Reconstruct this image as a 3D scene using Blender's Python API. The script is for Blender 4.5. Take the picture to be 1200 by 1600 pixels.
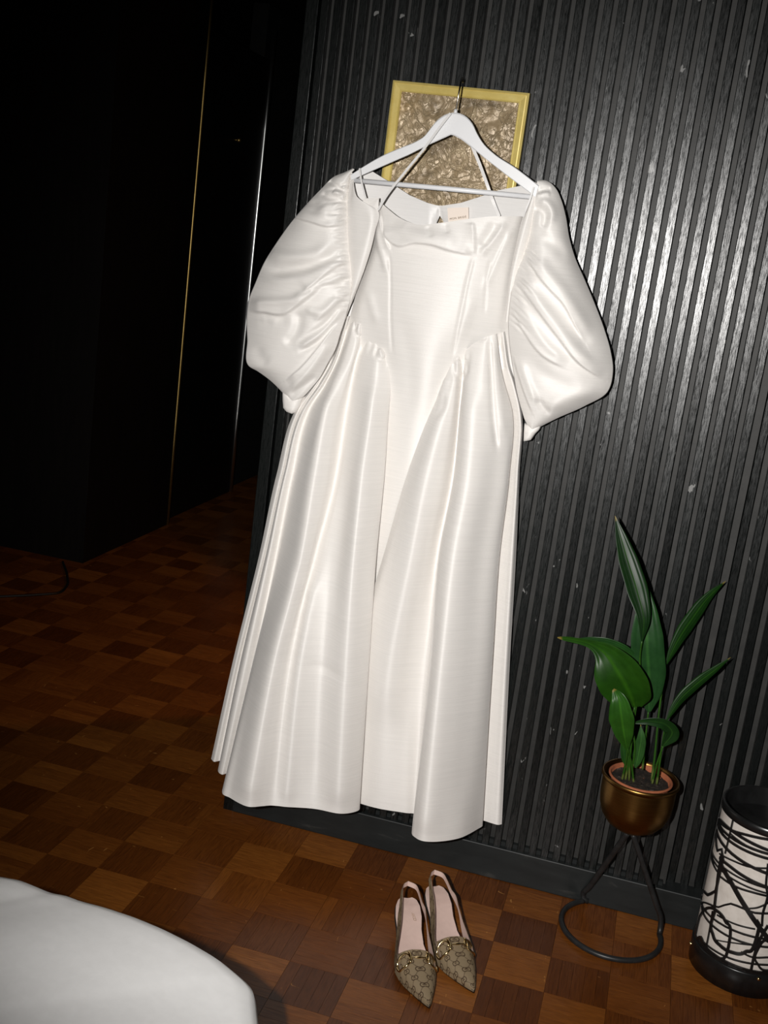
import bpy, bmesh, math, random
import numpy as np
from mathutils import Vector, Matrix, noise, geometry

for o in list(bpy.data.objects):
    bpy.data.objects.remove(o)
scene = bpy.context.scene
col = scene.collection
random.seed(7)
rng = np.random.default_rng(7)

# ---------------------------------------------------------------- camera, world, lights, exposure
K = 0.855                                   # authoring unit -> metres
CAM = np.array([0.93798820, -2.91285225, 1.71524020])
RC = np.array([[0.95780815, 0.25804797, 0.12654953],
               [0.17930585, -0.19239000, -0.96479817],
               [-0.22461734, 0.94678262, -0.23054222]])
FPX = 1737.7936836932101
cam_data = bpy.data.cameras.new('camera')
cam_data.sensor_fit = 'HORIZONTAL'
cam_data.sensor_width = 36.0
cam_data.lens = FPX / 1200.0 * 36.0
cam_data.clip_start = 0.02
cam = bpy.data.objects.new('camera', cam_data)
col.objects.link(cam)
mw = Matrix.Identity(4)
for r in range(3):
    mw[r][0] = RC[0][r]; mw[r][1] = -RC[1][r]; mw[r][2] = -RC[2][r]; mw[r][3] = CAM[r] * K
cam.matrix_world = mw
scene.camera = cam

world = bpy.data.worlds.new('world')
scene.world = world
world.use_nodes = True
world.node_tree.nodes['Background'].inputs[0].default_value = (0.9, 0.95, 1.0, 1)
world.node_tree.nodes['Background'].inputs[1].default_value = 0.0015

# the photographer's flash: left of the lens and a little above it
FLASH = CAM + RC[0] * (-0.20) + RC[1] * (-0.06)
fl = bpy.data.lights.new('camera_flash', 'SPOT')
fl.energy = 282
fl.shadow_soft_size = 0.016
fl.spot_size = math.radians(76)
fl.spot_blend = 1.0
fl.color = (1.0, 0.975, 0.945)
flo = bpy.data.objects.new('camera_flash', fl)
col.objects.link(flo)
flo.location = Vector(FLASH * K)
AIM = np.array([0.68, 0.0, 1.04])
flo.rotation_euler = Vector((AIM - FLASH)).to_track_quat('-Z', 'Y').to_euler()

# warm bulb in the passage behind the slatted wall
wl = bpy.data.lights.new('passage_bulb', 'POINT')
wl.energy = 10
wl.color = (1.0, 0.42, 0.16)
wl.shadow_soft_size = 0.03
wlo = bpy.data.objects.new('passage_bulb', wl)
col.objects.link(wlo)
wlo.location = Vector((0.36, 1.20, 1.25)) * K

scene.view_settings.view_transform = 'Standard'
scene.view_settings.look = 'None'
scene.view_settings.exposure = 0.0
scene.view_settings.gamma = 1.0
scene.view_settings.use_curve_mapping = False


# ---------------------------------------------------------------- projection helpers (authoring units)
def ray(u, v):
    return RC.T @ np.array([(u - 600) / FPX, (v - 800) / FPX, 1.0])

def at(u, v, d):
    """point seen at (u, v), d in front of the slatted wall"""
    r = ray(u, v)
    return CAM + r * ((-d - CAM[1]) / r[1])

def atz(u, v, z):
    r = ray(u, v)
    return CAM + r * ((z - CAM[2]) / r[2])

def atx(u, v, x):
    r = ray(u, v)
    return CAM + r * ((x - CAM[0]) / r[0])

def pr(P):
    X = (np.asarray(P, float) - CAM) @ RC.T
    return np.stack([600 + FPX * X[..., 0] / X[..., 2], 800 + FPX * X[..., 1] / X[..., 2]], -1)

def hem_point(u, d, z):
    """point at depth d and height z whose picture column is u"""
    lo, hi = -3.0, 3.0
    for _ in range(50):
        m = (lo + hi) / 2
        if pr((m, -d, z))[0] < u: lo = m
        else: hi = m
    return np.array([lo, -d, z])


# ---------------------------------------------------------------- object helpers
def root(name, label, cat, base, group=None):
    o = bpy.data.objects.new(name, None)
    o.empty_display_size = 0.05
    col.objects.link(o)
    o.location = Vector(base) * K
    o['label'] = label; o['category'] = cat
    if group: o['group'] = group
    return o

def tag(o, label=None, cat=None, group=None, kind=None):
    if label: o['label'] = label
    if cat: o['category'] = cat
    if group: o['group'] = group
    if kind: o['kind'] = kind
    return o

def top_of(o):
    v = Vector(o.location)
    while o.parent is not None:
        o = o.parent; v += o.location
    return v

def obj(name, verts, faces, mat, parent=None, smooth=True, color=None, attr='print', base=None, label=None):
    verts = np.asarray(verts, float) * K
    if parent is not None:
        off = np.array(top_of(parent))
    elif base is not None:
        off = np.asarray(base) * K
    else:
        off = np.zeros(3)
    me = bpy.data.meshes.new(name)
    me.from_pydata((verts - off).tolist(), [], [list(map(int, f)) for f in faces])
    me.materials.append(mat)
    if smooth:
        me.polygons.foreach_set('use_smooth', [True] * len(me.polygons))
    if color is not None:
        a = me.color_attributes.new(attr, 'FLOAT_COLOR', 'POINT')
        c = np.ones((len(verts), 4), np.float32); c[:, :3] = color
        a.data.foreach_set('color', c.ravel())
    me.update()
    o = bpy.data.objects.new(name, me)
    col.objects.link(o)
    if parent is not None: o.parent = parent
    elif base is not None: o.location = Vector(off)
    if label: o['label'] = label
    return o

def box_vf(x0, x1, y0, y1, z0, z1):
    v = [(x0, y0, z0), (x1, y0, z0), (x1, y1, z0), (x0, y1, z0), (x0, y0, z1), (x1, y0, z1), (x1, y1, z1), (x0, y1, z1)]
    f = [(0, 3, 2, 1), (4, 5, 6, 7), (0, 1, 5, 4), (1, 2, 6, 5), (2, 3, 7, 6), (3, 0, 4, 7)]
    return v, f

def bevel(o, w, seg=2):
    m = o.modifiers.new('bevel', 'BEVEL'); m.width = w * K; m.segments = seg; m.limit_method = 'ANGLE'
    return o

def grid_faces(nr, nc, wrap=False, off=0):
    f = []
    for i in range(nr - 1):
        for j in range(nc if wrap else nc - 1):
            k = (j + 1) % nc
            f.append((off + i * nc + j, off + i * nc + k, off + (i + 1) * nc + k, off + (i + 1) * nc + j))
    return f

def crom(P, t, knots=None):
    """non-uniform Catmull-Rom through P (n, ...) at parameters t in knot units"""
    P = np.asarray(P, float); n = len(P)
    kn = np.arange(n, dtype=float) if knots is None else np.asarray(knots, float)
    m = np.zeros_like(P)
    for i in range(n):
        if i == 0: m[i] = (P[1] - P[0]) / (kn[1] - kn[0])
        elif i == n - 1: m[i] = (P[-1] - P[-2]) / (kn[-1] - kn[-2])
        else:
            h0 = kn[i] - kn[i - 1]; h1 = kn[i + 1] - kn[i]
            s0 = (P[i] - P[i - 1]) / h0; s1 = (P[i + 1] - P[i]) / h1
            m[i] = (s0 * h1 + s1 * h0) / (h0 + h1)
    t = np.asarray(t, float)
    idx = np.clip(np.searchsorted(kn, t, side='right') - 1, 0, n - 2)
    h = kn[idx + 1] - kn[idx]; s = (t - kn[idx]) / h
    sh = (len(t),) + (1,) * (P.ndim - 1)
    s = s.reshape(sh); h = h.reshape(sh)
    return ((2 * s**3 - 3 * s**2 + 1) * P[idx] + (s**3 - 2 * s**2 + s) * h * m[idx]
            + (-2 * s**3 + 3 * s**2) * P[idx + 1] + (s**3 - s**2) * h * m[idx + 1])

def smooth_path(P, n):
    P = np.asarray(P, float)
    d = np.concatenate([[0], np.cumsum(np.linalg.norm(np.diff(P, axis=0), axis=1) + 1e-9)])
    return crom(P, np.linspace(0, d[-1], n), d)

def tube_vf(P, r, n=10, closed=False, cap=True):
    P = np.asarray(P, float); m = len(P)
    r = np.full(m, r) if np.isscalar(r) else np.asarray(r)
    T = np.gradient(P, axis=0)
    if closed: T = np.roll(P, -1, 0) - np.roll(P, 1, 0)
    T /= np.linalg.norm(T, axis=1)[:, None] + 1e-12
    up = np.array([0, 0, 1.0]) if abs(T[0][2]) < 0.9 else np.array([1.0, 0, 0])
    N = np.cross(T[0], up); N /= np.linalg.norm(N)
    V = []
    for i in range(m):
        N = N - T[i] * (N @ T[i]); N /= np.linalg.norm(N)
        B = np.cross(T[i], N)
        for k in range(n):
            a = 2 * math.pi * k / n
            V.append(P[i] + r[i] * (math.cos(a) * N + math.sin(a) * B))
    F = grid_faces(m, n, True)
    if closed:
        for k in range(n): F.append(((m - 1) * n + k, (m - 1) * n + (k + 1) % n, (k + 1) % n, k))
    elif cap:
        F.append(tuple(range(n - 1, -1, -1))); F.append(tuple((m - 1) * n + k for k in range(n)))
    return V, F

def lathe_vf(prof, c, n=64):
    V = []
    for r, z in prof:
        for k in range(n):
            a = 2 * math.pi * k / n
            V.append((c[0] + r * math.cos(a), c[1] + r * math.sin(a), c[2] + z))
    return V, grid_faces(len(prof), n, True)

def disc_vf(r, c, n=48):
    return [(c[0] + r * math.cos(2 * math.pi * k / n), c[1] + r * math.sin(2 * math.pi * k / n), c[2]) for k in range(n)], [tuple(range(n))]

def merge(*vfs):
    V, F = [], []
    for v, f in vfs:
        o = len(V); V += [tuple(p) for p in v]; F += [tuple(i + o for i in q) for q in f]
    return V, F

def prism_vf(poly, dvec):
    """closed polygon (n,3) extruded by dvec"""
    poly = [np.asarray(p, float) for p in poly]; n = len(poly)
    V = poly + [p + dvec for p in poly]
    F = [tuple(range(n)), tuple(range(2 * n - 1, n - 1, -1))]
    for i in range(n):
        j = (i + 1) % n; F.append((i, i + n, j + n, j))
    return V, F


# ---------------------------------------------------------------- materials
def mat(name, rgb, rough=0.5, metal=0.0, spec=0.5, **kw):
    m = bpy.data.materials.new(name); m.use_nodes = True
    b = m.node_tree.nodes['Principled BSDF']
    b.inputs['Base Color'].default_value = (*rgb, 1)
    b.inputs['Roughness'].default_value = rough
    b.inputs['Metallic'].default_value = metal
    b.inputs['Specular IOR Level'].default_value = spec
    for k, v in kw.items(): b.inputs[k.replace('_', ' ')].default_value = v
    return m

class N:
    def __init__(s, m): s.t = m.node_tree; s.b = s.t.nodes['Principled BSDF']
    def n(s, ty, **kw):
        x = s.t.nodes.new(ty)
        for k, v in kw.items():
            if hasattr(x, k): setattr(x, k, v)
            else: x.inputs[k.replace('_', ' ')].default_value = v
        return x
    def l(s, a, b): s.t.links.new(a, b)
    def coords(s, scale, kind='Object', rot=(0, 0, 0), rand=False):
        tc = s.n('ShaderNodeTexCoord'); mp = s.n('ShaderNodeMapping')
        mp.inputs['Scale'].default_value = scale; mp.inputs['Rotation'].default_value = rot
        s.l(tc.outputs[kind], mp.inputs['Vector'])
        if rand:
            oi = s.n('ShaderNodeObjectInfo'); mu = s.n('ShaderNodeMath', operation='MULTIPLY'); mu.inputs[1].default_value = 37.0
            s.l(oi.outputs['Random'], mu.inputs[0]); cb = s.n('ShaderNodeCombineXYZ')
            for k in range(3): s.l(mu.outputs[0], cb.inputs[k])
            s.l(cb.outputs[0], mp.inputs['Location'])
        return mp.outputs[0]
    def noise(s, vec, scale=5, detail=4, rough=0.55, dist=0.0):
        x = s.n('ShaderNodeTexNoise'); x.inputs['Scale'].default_value = scale
        x.inputs['Detail'].default_value = detail; x.inputs['Roughness'].default_value = rough; x.inputs['Distortion'].default_value = dist
        s.l(vec, x.inputs['Vector']); return x.outputs['Fac']
    def ramp(s, fac, stops):
        r = s.n('ShaderNodeValToRGB'); e = r.color_ramp.elements
        while len(e) < len(stops): e.new(0.5)
        for q, (p, c) in zip(e, stops): q.position = p; q.color = (*c, 1) if len(c) == 3 else c
        s.l(fac, r.inputs[0]); return r.outputs[0]
    def mix(s, fac, a, b, mode='MIX'):
        x = s.n('ShaderNodeMix', data_type='RGBA', blend_type=mode)
        for sock, val in ((x.inputs[0], fac), (x.inputs[6], a), (x.inputs[7], b)):
            if hasattr(val, 'links') or hasattr(val, 'is_linked'): s.l(val, sock)
            elif isinstance(val, (int, float)): sock.default_value = val
            else: sock.default_value = (*val, 1)
        return x.outputs[2]
    def math(s, op, a, b=0.0):
        x = s.n('ShaderNodeMath', operation=op)
        for sock, val in ((x.inputs[0], a), (x.inputs[1], b)):
            if hasattr(val, 'is_linked'): s.l(val, sock)
            else: sock.default_value = val
        return x.outputs[0]
    def rng(s, v, a, b, c, d):
        x = s.n('ShaderNodeMapRange'); s.l(v, x.inputs[0])
        for k, q in enumerate((a, b, c, d)): x.inputs[k + 1].default_value = q
        return x.outputs[0]
    def bump(s, h, strength, dist=0.001, prev=None):
        x = s.n('ShaderNodeBump'); x.inputs['Strength'].default_value = strength; x.inputs['Distance'].default_value = dist
        s.l(h, x.inputs['Height'])
        if prev is not None: s.l(prev, x.inputs['Normal'])
        return x.outputs[0]

def m_batten():
    m = mat('black_stained_oak', (0.02, 0.021, 0.02), 0.36, spec=0.75); n = N(m)
    v = n.coords((90, 90, 3.2), rand=True)
    g = n.noise(v, 3.0, 6, 0.65, 0.3)
    v2 = n.coords((240, 240, 9), rand=True)
    g2 = n.noise(v2, 2.5, 3, 0.6)
    gg = n.math('ADD', n.math('MULTIPLY', g, 0.6), n.math('MULTIPLY', g2, 0.4))
    base = n.ramp(gg, [(0.3, (0.002, 0.0024, 0.0022)), (0.52, (0.0048, 0.0058, 0.0055)), (0.72, (0.009, 0.0105, 0.010))])
    # pale medullary flecks on some of the battens
    fv = n.coords((60, 60, 34), rand=True, rot=(0.5, 0.4, 0))
    fk = n.noise(fv, 1.0, 2, 0.5, 0.6)
    oi = n.n('ShaderNodeObjectInfo')
    on = n.math('GREATER_THAN', oi.outputs['Random'], 0.62)
    fm = n.math('MULTIPLY', n.rng(fk, 0.705, 0.735, 0, 1), on)
    c = n.mix(fm, base, (0.16, 0.16, 0.155))
    tone = n.rng(oi.outputs['Random'], 0, 1, 0.75, 1.3)
    tc = n.n('ShaderNodeCombineColor')
    for k in range(3): n.l(tone, tc.inputs[k])
    c = n.mix(1.0, c, tc.outputs[0], 'MULTIPLY')
    n.l(c, n.b.inputs['Base Color'])
    n.l(n.rng(gg, 0.3, 0.7, 0.34, 0.25), n.b.inputs['Roughness'])
    v4 = n.coords((330, 330, 26), rand=True); g4 = n.noise(v4, 2.0, 4, 0.7, 0.4)
    pore = n.math('MULTIPLY', n.rng(g4, 0.38, 0.56, 0.15, 1.0), n.rng(oi.outputs['Random'], 0, 1, 0.42, 0.85))
    n.l(pore, n.b.inputs['Specular IOR Level'])
    hh = n.math('ADD', n.math('MULTIPLY', gg, 0.6), n.math('MULTIPLY', g4, 0.6))
    n.l(n.bump(hh, 0.24, 0.0012), n.b.inputs['Normal'])
    return m

def m_parquet():
    m = mat('parquet_oak', (0.2, 0.08, 0.02), 0.33, spec=0.22); n = N(m)
    v = n.coords((9, 120, 120), rand=True)
    g = n.noise(v, 3.0, 5, 0.6, 0.4)
    a = n.n('ShaderNodeAttribute', attribute_name='tone')
    oi = n.n('ShaderNodeObjectInfo')
    t = n.math('ADD', a.outputs['Fac'], n.math('MULTIPLY', n.math('SUBTRACT', oi.outputs['Random'], 0.5), 0.22))
    base = n.ramp(t, [(0.0, (0.070, 0.019, 0.0035)), (0.4, (0.135, 0.040, 0.007)), (0.7, (0.225, 0.076, 0.0135)), (1.0, (0.30, 0.11, 0.022))])
    gr = n.ramp(g, [(0.3, (0.62, 0.56, 0.5)), (0.5, (0.98, 0.97, 0.95)), (0.7, (1.3, 1.3, 1.25))])
    c = n.mix(1.0, base, gr, 'MULTIPLY')
    fv = n.coords((60, 18, 18), rand=True, rot=(0, 0, 0.7))
    fk = n.noise(fv, 1.6, 2, 0.5, 1.0)
    c = n.mix(n.rng(fk, 0.735, 0.76, 0, 0.75), c, (0.42, 0.19, 0.05))
    n.l(c, n.b.inputs['Base Color'])
    n.l(n.rng(g, 0.3, 0.7, 0.38, 0.26), n.b.inputs['Roughness'])
    n.l(n.bump(g, 0.25, 0.0006), n.b.inputs['Normal'])
    return m

def m_satin(name='ivory_duchess_satin', rgb=(0.81, 0.78, 0.745), slub=1.0, rough=0.50):
    m = mat(name, rgb, rough, spec=1.0); n = N(m)
    v = n.coords((22, 22, 1500)); g = n.noise(v, 1.0, 3, 0.6, 0.2)
    vb = n.coords((1400, 1400, 40)); g2 = n.noise(vb, 1.0, 2, 0.5)
    v3 = n.coords((6, 6, 420)); g3 = n.noise(v3, 1.0, 2, 0.55)
    lo = tuple(x * 0.93 for x in rgb); hi = tuple(min(1, x * 1.04) for x in rgb)
    c = n.ramp(n.math('ADD', n.math('MULTIPLY', g, 0.55), n.math('MULTIPLY', g3, 0.45)), [(0.32, lo), (0.55, rgb), (0.75, hi)])
    n.l(c, n.b.inputs['Base Color'])
    h = n.math('ADD', n.math('ADD', g, n.math('MULTIPLY', g2, 0.6)), n.math('MULTIPLY', g3, 0.6))
    n.l(n.bump(h, 0.45 * slub, 0.0006), n.b.inputs['Normal'])
    n.b.inputs['Sheen Weight'].default_value = 0.15
    tg = n.n('ShaderNodeCombineXYZ'); tg.inputs[2].default_value = 1.0      # lustre runs along the warp
    n.l(tg.outputs[0], n.b.inputs['Tangent']); n.b.inputs['Anisotropic'].default_value = 0.86
    n.b.inputs['Sheen Roughness'].default_value = 0.4
    return m

def m_gold_canvas():
    m = mat('gold_impasto', (0.4, 0.28, 0.12), 0.36, metal=0.15, spec=0.6); n = N(m)
    v = n.coords((1, 1, 1)); g = n.noise(v, 14, 6, 0.62, 1.2); g2 = n.noise(v, 60, 5, 0.65, 2.0); g3 = n.noise(v, 5, 3, 0.5, 0.8)
    c = n.ramp(g, [(0.28, (0.13, 0.095, 0.055)), (0.45, (0.29, 0.215, 0.125)), (0.58, (0.39, 0.295, 0.18)), (0.72, (0.58, 0.46, 0.29))])
    c = n.mix(n.rng(g3, 0.55, 0.68, 0, 0.55), c, (0.46, 0.30, 0.12))
    c = n.mix(n.rng(g3, 0.30, 0.40, 0.55, 0), c, (0.17, 0.12, 0.07))
    n.l(c, n.b.inputs['Base Color'])
    g5 = n.noise(v, 11, 4, 0.5, 1.6)
    rid = n.rng(n.math('ABSOLUTE', n.math('SUBTRACT', g5, 0.5)), 0.0, 0.022, 1.0, 0.0)
    g6 = n.noise(v, 30, 4, 0.5, 2.0)
    rid2 = n.rng(n.math('ABSOLUTE', n.math('SUBTRACT', g6, 0.5)), 0.0, 0.03, 1.0, 0.0)
    rr = n.math('MAXIMUM', rid, n.math('MULTIPLY', rid2, 0.55))
    c2 = n.mix(n.math('MULTIPLY', rr, 0.34), c, (0.80, 0.66, 0.44))
    n.l(c2, n.b.inputs['Base Color'])
    b = n.bump(rr, 0.8, 0.003)
    n.l(n.bump(g2, 0.35, 0.003, b), n.b.inputs['Normal'])
    return m

def m_print(name, rough=0.6, spec=0.3, weave=False):
    m = mat(name, (0.5, 0.5, 0.5), rough, spec=spec); n = N(m)
    a = n.n('ShaderNodeAttribute', attribute_name='print')
    n.l(a.outputs['Color'], n.b.inputs['Base Color'])
    if weave:
        g = n.noise(n.coords((900, 900, 900)), 1.0, 2, 0.5)
        n.l(n.bump(g, 0.3, 0.0006), n.b.inputs['Normal'])
    return m

def m_leaf():
    m = mat('leaf_green', (0.02, 0.085, 0.012), 0.38, spec=0.24); n = N(m)
    a = n.n('ShaderNodeAttribute', attribute_name='print')
    v = n.coords((1, 1, 1)); g = n.noise(v, 30, 4, 0.6)
    c = n.mix(1.0, a.outputs['Color'], n.ramp(g, [(0.3, (0.40, 0.42, 0.42)), (0.7, (0.68, 0.68, 0.62))]), 'MULTIPLY')
    n.l(c, n.b.inputs['Base Color'])
    return m

def m_noise(name, stops, scale, rough=0.6, bumps=0.3, bdist=0.002, spec=0.4, metal=0.0, stretch=(1, 1, 1), detail=5):
    m = mat(name, stops[0][1], rough, spec=spec, metal=metal); n = N(m)
    v = n.coords(stretch); g = n.noise(v, scale, detail, 0.6, 0.3)
    n.l(n.ramp(g, stops), n.b.inputs['Base Color'])
    if bumps: n.l(n.bump(g, bumps, bdist), n.b.inputs['Normal'])
    return m

M = {}
M['batten'] = m_batten()
M['backing'] = m_noise('black_backing_board', [(0.3, (0.024, 0.024, 0.023)), (0.7, (0.036, 0.035, 0.033))], 30, 0.50, 0.15, spec=0.25)
M['skirting'] = m_noise('worn_black_skirting', [(0.3, (0.006, 0.0075, 0.0075)), (0.62, (0.012, 0.014, 0.014)), (0.80, (0.055, 0.052, 0.047))], 26, 0.5, 0.35, 0.001, stretch=(0.35, 1, 1.3))
M['parquet'] = m_parquet()
M['subfloor'] = mat('dark_joint', (0.05, 0.018, 0.006), 0.8, spec=0.2)
M['satin'] = m_satin()
M['lining'] = m_satin('white_lining_satin', (0.74, 0.725, 0.71), 0.35, 0.5)
M['hanger'] = m_noise('white_lacquer', [(0.3, (0.76, 0.765, 0.78)), (0.7, (0.80, 0.80, 0.81))], 12, 0.35, 0.05, 0.0005, spec=0.45)
M['chrome'] = m_noise('nickel_wire', [(0.3, (0.42, 0.38, 0.33)), (0.7, (0.5, 0.46, 0.4))], 40, 0.22, 0.0, metal=1.0)
M['dark_iron'] = m_noise('dark_iron', [(0.3, (0.012, 0.012, 0.012)), (0.7, (0.024, 0.024, 0.024))], 40, 0.38, 0.15, 0.0005)
M['frame'] = m_noise('yellow_gold_leaf', [(0.3, (0.60, 0.46, 0.13)), (0.6, (0.70, 0.56, 0.19)), (0.8, (0.78, 0.66, 0.30))], 18, 0.34, 0.15, 0.001, metal=0.15, stretch=(1, 1, 1))
M['canvas'] = m_gold_canvas()
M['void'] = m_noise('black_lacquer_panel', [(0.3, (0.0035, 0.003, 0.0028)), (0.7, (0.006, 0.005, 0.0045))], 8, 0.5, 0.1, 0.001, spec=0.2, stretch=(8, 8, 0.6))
M['brass'] = m_noise('aged_brass_strip', [(0.3, (0.50, 0.33, 0.10)), (0.7, (0.62, 0.44, 0.16))], 30, 0.42, 0.1, 0.0004, metal=1.0)
M['steel'] = m_noise('steel_strip', [(0.3, (0.85, 0.86, 0.85)), (0.7, (0.92, 0.93, 0.92))], 30, 0.27, 0.05, 0.0004, metal=1.0)
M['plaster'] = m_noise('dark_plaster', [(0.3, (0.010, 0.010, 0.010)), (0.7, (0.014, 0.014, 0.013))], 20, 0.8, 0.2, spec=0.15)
M['duvet'] = m_noise('white_cotton', [(0.3, (0.86, 0.85, 0.84)), (0.7, (0.90, 0.89, 0.88))], 60, 0.75, 0.04, 0.0004, spec=0.2)
M['mono'] = m_print('woven_monogram', 0.62, 0.3, True)
M['pink'] = m_noise('blush_leather', [(0.3, (0.60, 0.44, 0.385)), (0.7, (0.66, 0.49, 0.43))], 50, 0.45, 0.08, 0.0004)
M['gold'] = m_noise('polished_gold', [(0.3, (0.80, 0.60, 0.30)), (0.7, (0.88, 0.68, 0.36))], 60, 0.16, 0.0, metal=1.0)
M['stamp'] = mat('stamped_gold', (0.46, 0.33, 0.22), 0.4, spec=0.4)
M['sole'] = mat('dark_sole_edge', (0.012, 0.009, 0.007), 0.5)
M['heel'] = mat('grey_brown_heel', (0.16, 0.12, 0.08), 0.5)
M['potbrass'] = m_noise('brushed_bronze', [(0.3, (0.20, 0.105, 0.028)), (0.7, (0.28, 0.155, 0.045))], 1.0, 0.34, 0.08, 0.0004, metal=1.0, stretch=(20, 20, 600), detail=3)
M['terracotta'] = m_noise('terracotta', [(0.3, (0.26, 0.075, 0.032)), (0.7, (0.36, 0.115, 0.05))], 60, 0.8, 0.3, 0.001)
M['soil'] = m_noise('potting_soil', [(0.35, (0.006, 0.004, 0.003)), (0.6, (0.03, 0.02, 0.013)), (0.72, (0.12, 0.10, 0.085))], 90, 0.9, 0.9, 0.006)
M['leaf'] = m_leaf()
M['tip'] = mat('dry_leaf_tip', (0.42, 0.28, 0.08), 0.6)
M['lampwhite'] = m_noise('parchment_white', [(0.35, (0.60, 0.545, 0.49)), (0.65, (0.70, 0.645, 0.59))], 40, 0.6, 0.15, 0.0006)
M['lampblack'] = m_noise('satin_black_metal', [(0.3, (0.006, 0.006, 0.006)), (0.7, (0.012, 0.012, 0.012))], 40, 0.28, 0.0, spec=0.5)
M['label'] = mat('ivory_woven_label', (0.80, 0.70, 0.62), 0.6, spec=0.3)
M['ink'] = mat('label_thread', (0.22, 0.16, 0.10), 0.7, spec=0.2)
M['cable'] = mat('black_cable', (0.004, 0.004, 0.004), 0.5)

# ---------------------------------------------------------------- setting: slatted wall
FACE = 0.0                       # front of the battens, y
PITCH, BW, BD = 0.0341, 0.0205, 0.024
WL, WR, WZ = -0.131, 2.3, 3.05
ZB = 0.100                       # battens stand on the skirting
SETX = 1.178
v, f = box_vf(WL, SETX, FACE + BD, FACE + 0.82, 0, WZ)
wall = tag(obj('wall_back', v, f, M['backing'], smooth=False), kind='structure')
v, f = box_vf(SETX, WR, FACE + BD + 0.045, FACE + 0.82, 0, WZ)
wall2 = tag(obj('wall_right', v, f, M['backing'], smooth=False), kind='structure')
def batten_mesh(w, depth, z0, z1):
    b = 0.0016
    prof = [(0, depth), (0, b), (b * 0.3, b * 0.3), (b, 0), (w - b, 0), (w - b * 0.3, b * 0.3), (w, b), (w, depth)]
    zs = np.linspace(z0, z1, 3)
    V = [(x, y, z) for z in zs for x, y in prof]
    F = grid_faces(3, len(prof))
    F.append(tuple(range(len(prof) - 1, -1, -1))); F.append(tuple(2 * len(prof) + k for k in range(len(prof))))
    return V, F
def share(name, me_src, parent, loc):
    o = bpy.data.objects.new(name, me_src); col.objects.link(o)
    o.parent = parent; o.location = Vector(loc) * K - top_of(parent)
    return o
V, F = batten_mesh(BW, BD, 0, WZ - ZB)
proto = obj('batten', V, F, M['batten'], smooth=False)
bme = proto.data; bpy.data.objects.remove(proto)
x_right = 0.1677
k = -7
while True:
    xr = x_right + PITCH * k
    if xr > SETX + 0.002: break
    share('batten', bme, wall, (xr - BW + random.uniform(-.0006, .0006), FACE + random.uniform(-.0006, .0008), ZB))
    k += 1
V, F = batten_mesh(0.033, BD + 0.006, 0, WZ)
eb = obj('end_board', V, F, M['batten'], smooth=False); eme = eb.data; bpy.data.objects.remove(eb)
share('end_board', eme, wall, (WL, FACE - 0.004, 0))
xr = SETX + 0.004
while xr < 1.75:
    share('batten', bme, wall2, (xr, FACE + 0.045 + random.uniform(-.0006, .0008), ZB)); xr += 0.0375
v, f = box_vf(WL + 0.033, WR, FACE - 0.008, FACE + 0.05, 0, ZB)
bb = tag(obj('baseboard_back', v, f, M['skirting'], smooth=False, base=(0.5, FACE, 0)), kind='structure'); bevel(bb, 0.003)
# filler blocks at the foot of the gaps
V, F = box_vf(0, PITCH - BW, 0.004, BD, 0, 0.012)
pb = obj('spacer_block', V, F, M['skirting'], smooth=False); pme = pb.data; bpy.data.objects.remove(pb)
k = 5
while x_right + PITCH * k < SETX:
    share('spacer_block', pme, wall, (x_right + PITCH * k, FACE + 0.006, ZB)); k += 1
# passage wall behind, hallway end and left-hand black joinery
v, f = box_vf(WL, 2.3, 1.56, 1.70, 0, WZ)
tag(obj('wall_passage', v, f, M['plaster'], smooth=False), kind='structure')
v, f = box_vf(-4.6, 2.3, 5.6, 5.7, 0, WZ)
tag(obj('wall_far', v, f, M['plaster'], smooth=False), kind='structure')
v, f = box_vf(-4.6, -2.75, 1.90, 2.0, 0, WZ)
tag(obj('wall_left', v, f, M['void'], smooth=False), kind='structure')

# ---------------------------------------------------------------- setting: parquet floor
T = 0.152
v, f = box_vf(-4.6, 2.3, -3.6, 5.6, -0.03, -0.0035)
floor = tag(obj('floor', v, f, M['subfloor'], smooth=False), kind='structure')
def tile_vf(tones, T=T, g=0.00015, b=0.00035, h=0.0035):
    V, F, C = [], [], []
    n = len(tones); w = T / n
    for i, t in enumerate(tones):
        y0 = -T / 2 + i * w + g * 0.4; y1 = y0 + w - g * 0.8; x0, x1 = -T / 2 + g, T / 2 - g
        o = len(V)
        V += [(x0, y0, -h), (x1, y0, -h), (x1, y1, -h), (x0, y1, -h),
              (x0 + b, y0 + b * .6, 0), (x1 - b, y0 + b * .6, 0), (x1 - b, y1 - b * .6, 0), (x0 + b, y1 - b * .6, 0)]
        F += [(o + 4, o + 5, o + 6, o + 7), (o, o + 1, o + 5, o + 4), (o + 1, o + 2, o + 6, o + 5), (o + 2, o + 3, o + 7, o + 6), (o + 3, o, o + 4, o + 7)]
        C += [t] * 8
    return V, F, C
def tone_set(dark):
    base = random.uniform(0.22, 0.42) if dark else random.uniform(0.42, 0.64)  # tone split by grain direction: anisotropic reflection of the wood put into the colour
    out = []; t = base
    for i in range(5):
        if random.random() < 0.35: t = base + random.uniform(-0.12, 0.12)
        out.append(min(1, max(0, t + random.uniform(-0.03, 0.03))))
    return out
tile_meshes = {0: [], 1: []}
for par in (0, 1):
    for q in range(14):
        V, F, C = tile_vf(tone_set(par == 0))
        o = obj('parquet_tile', V, F, M['parquet'], smooth=False, color=np.repeat(np.array(C)[:, None], 3, 1), attr='tone')
        tile_meshes[par].append(o.data); bpy.data.objects.remove(o)
cand = []; rest = []
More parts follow.
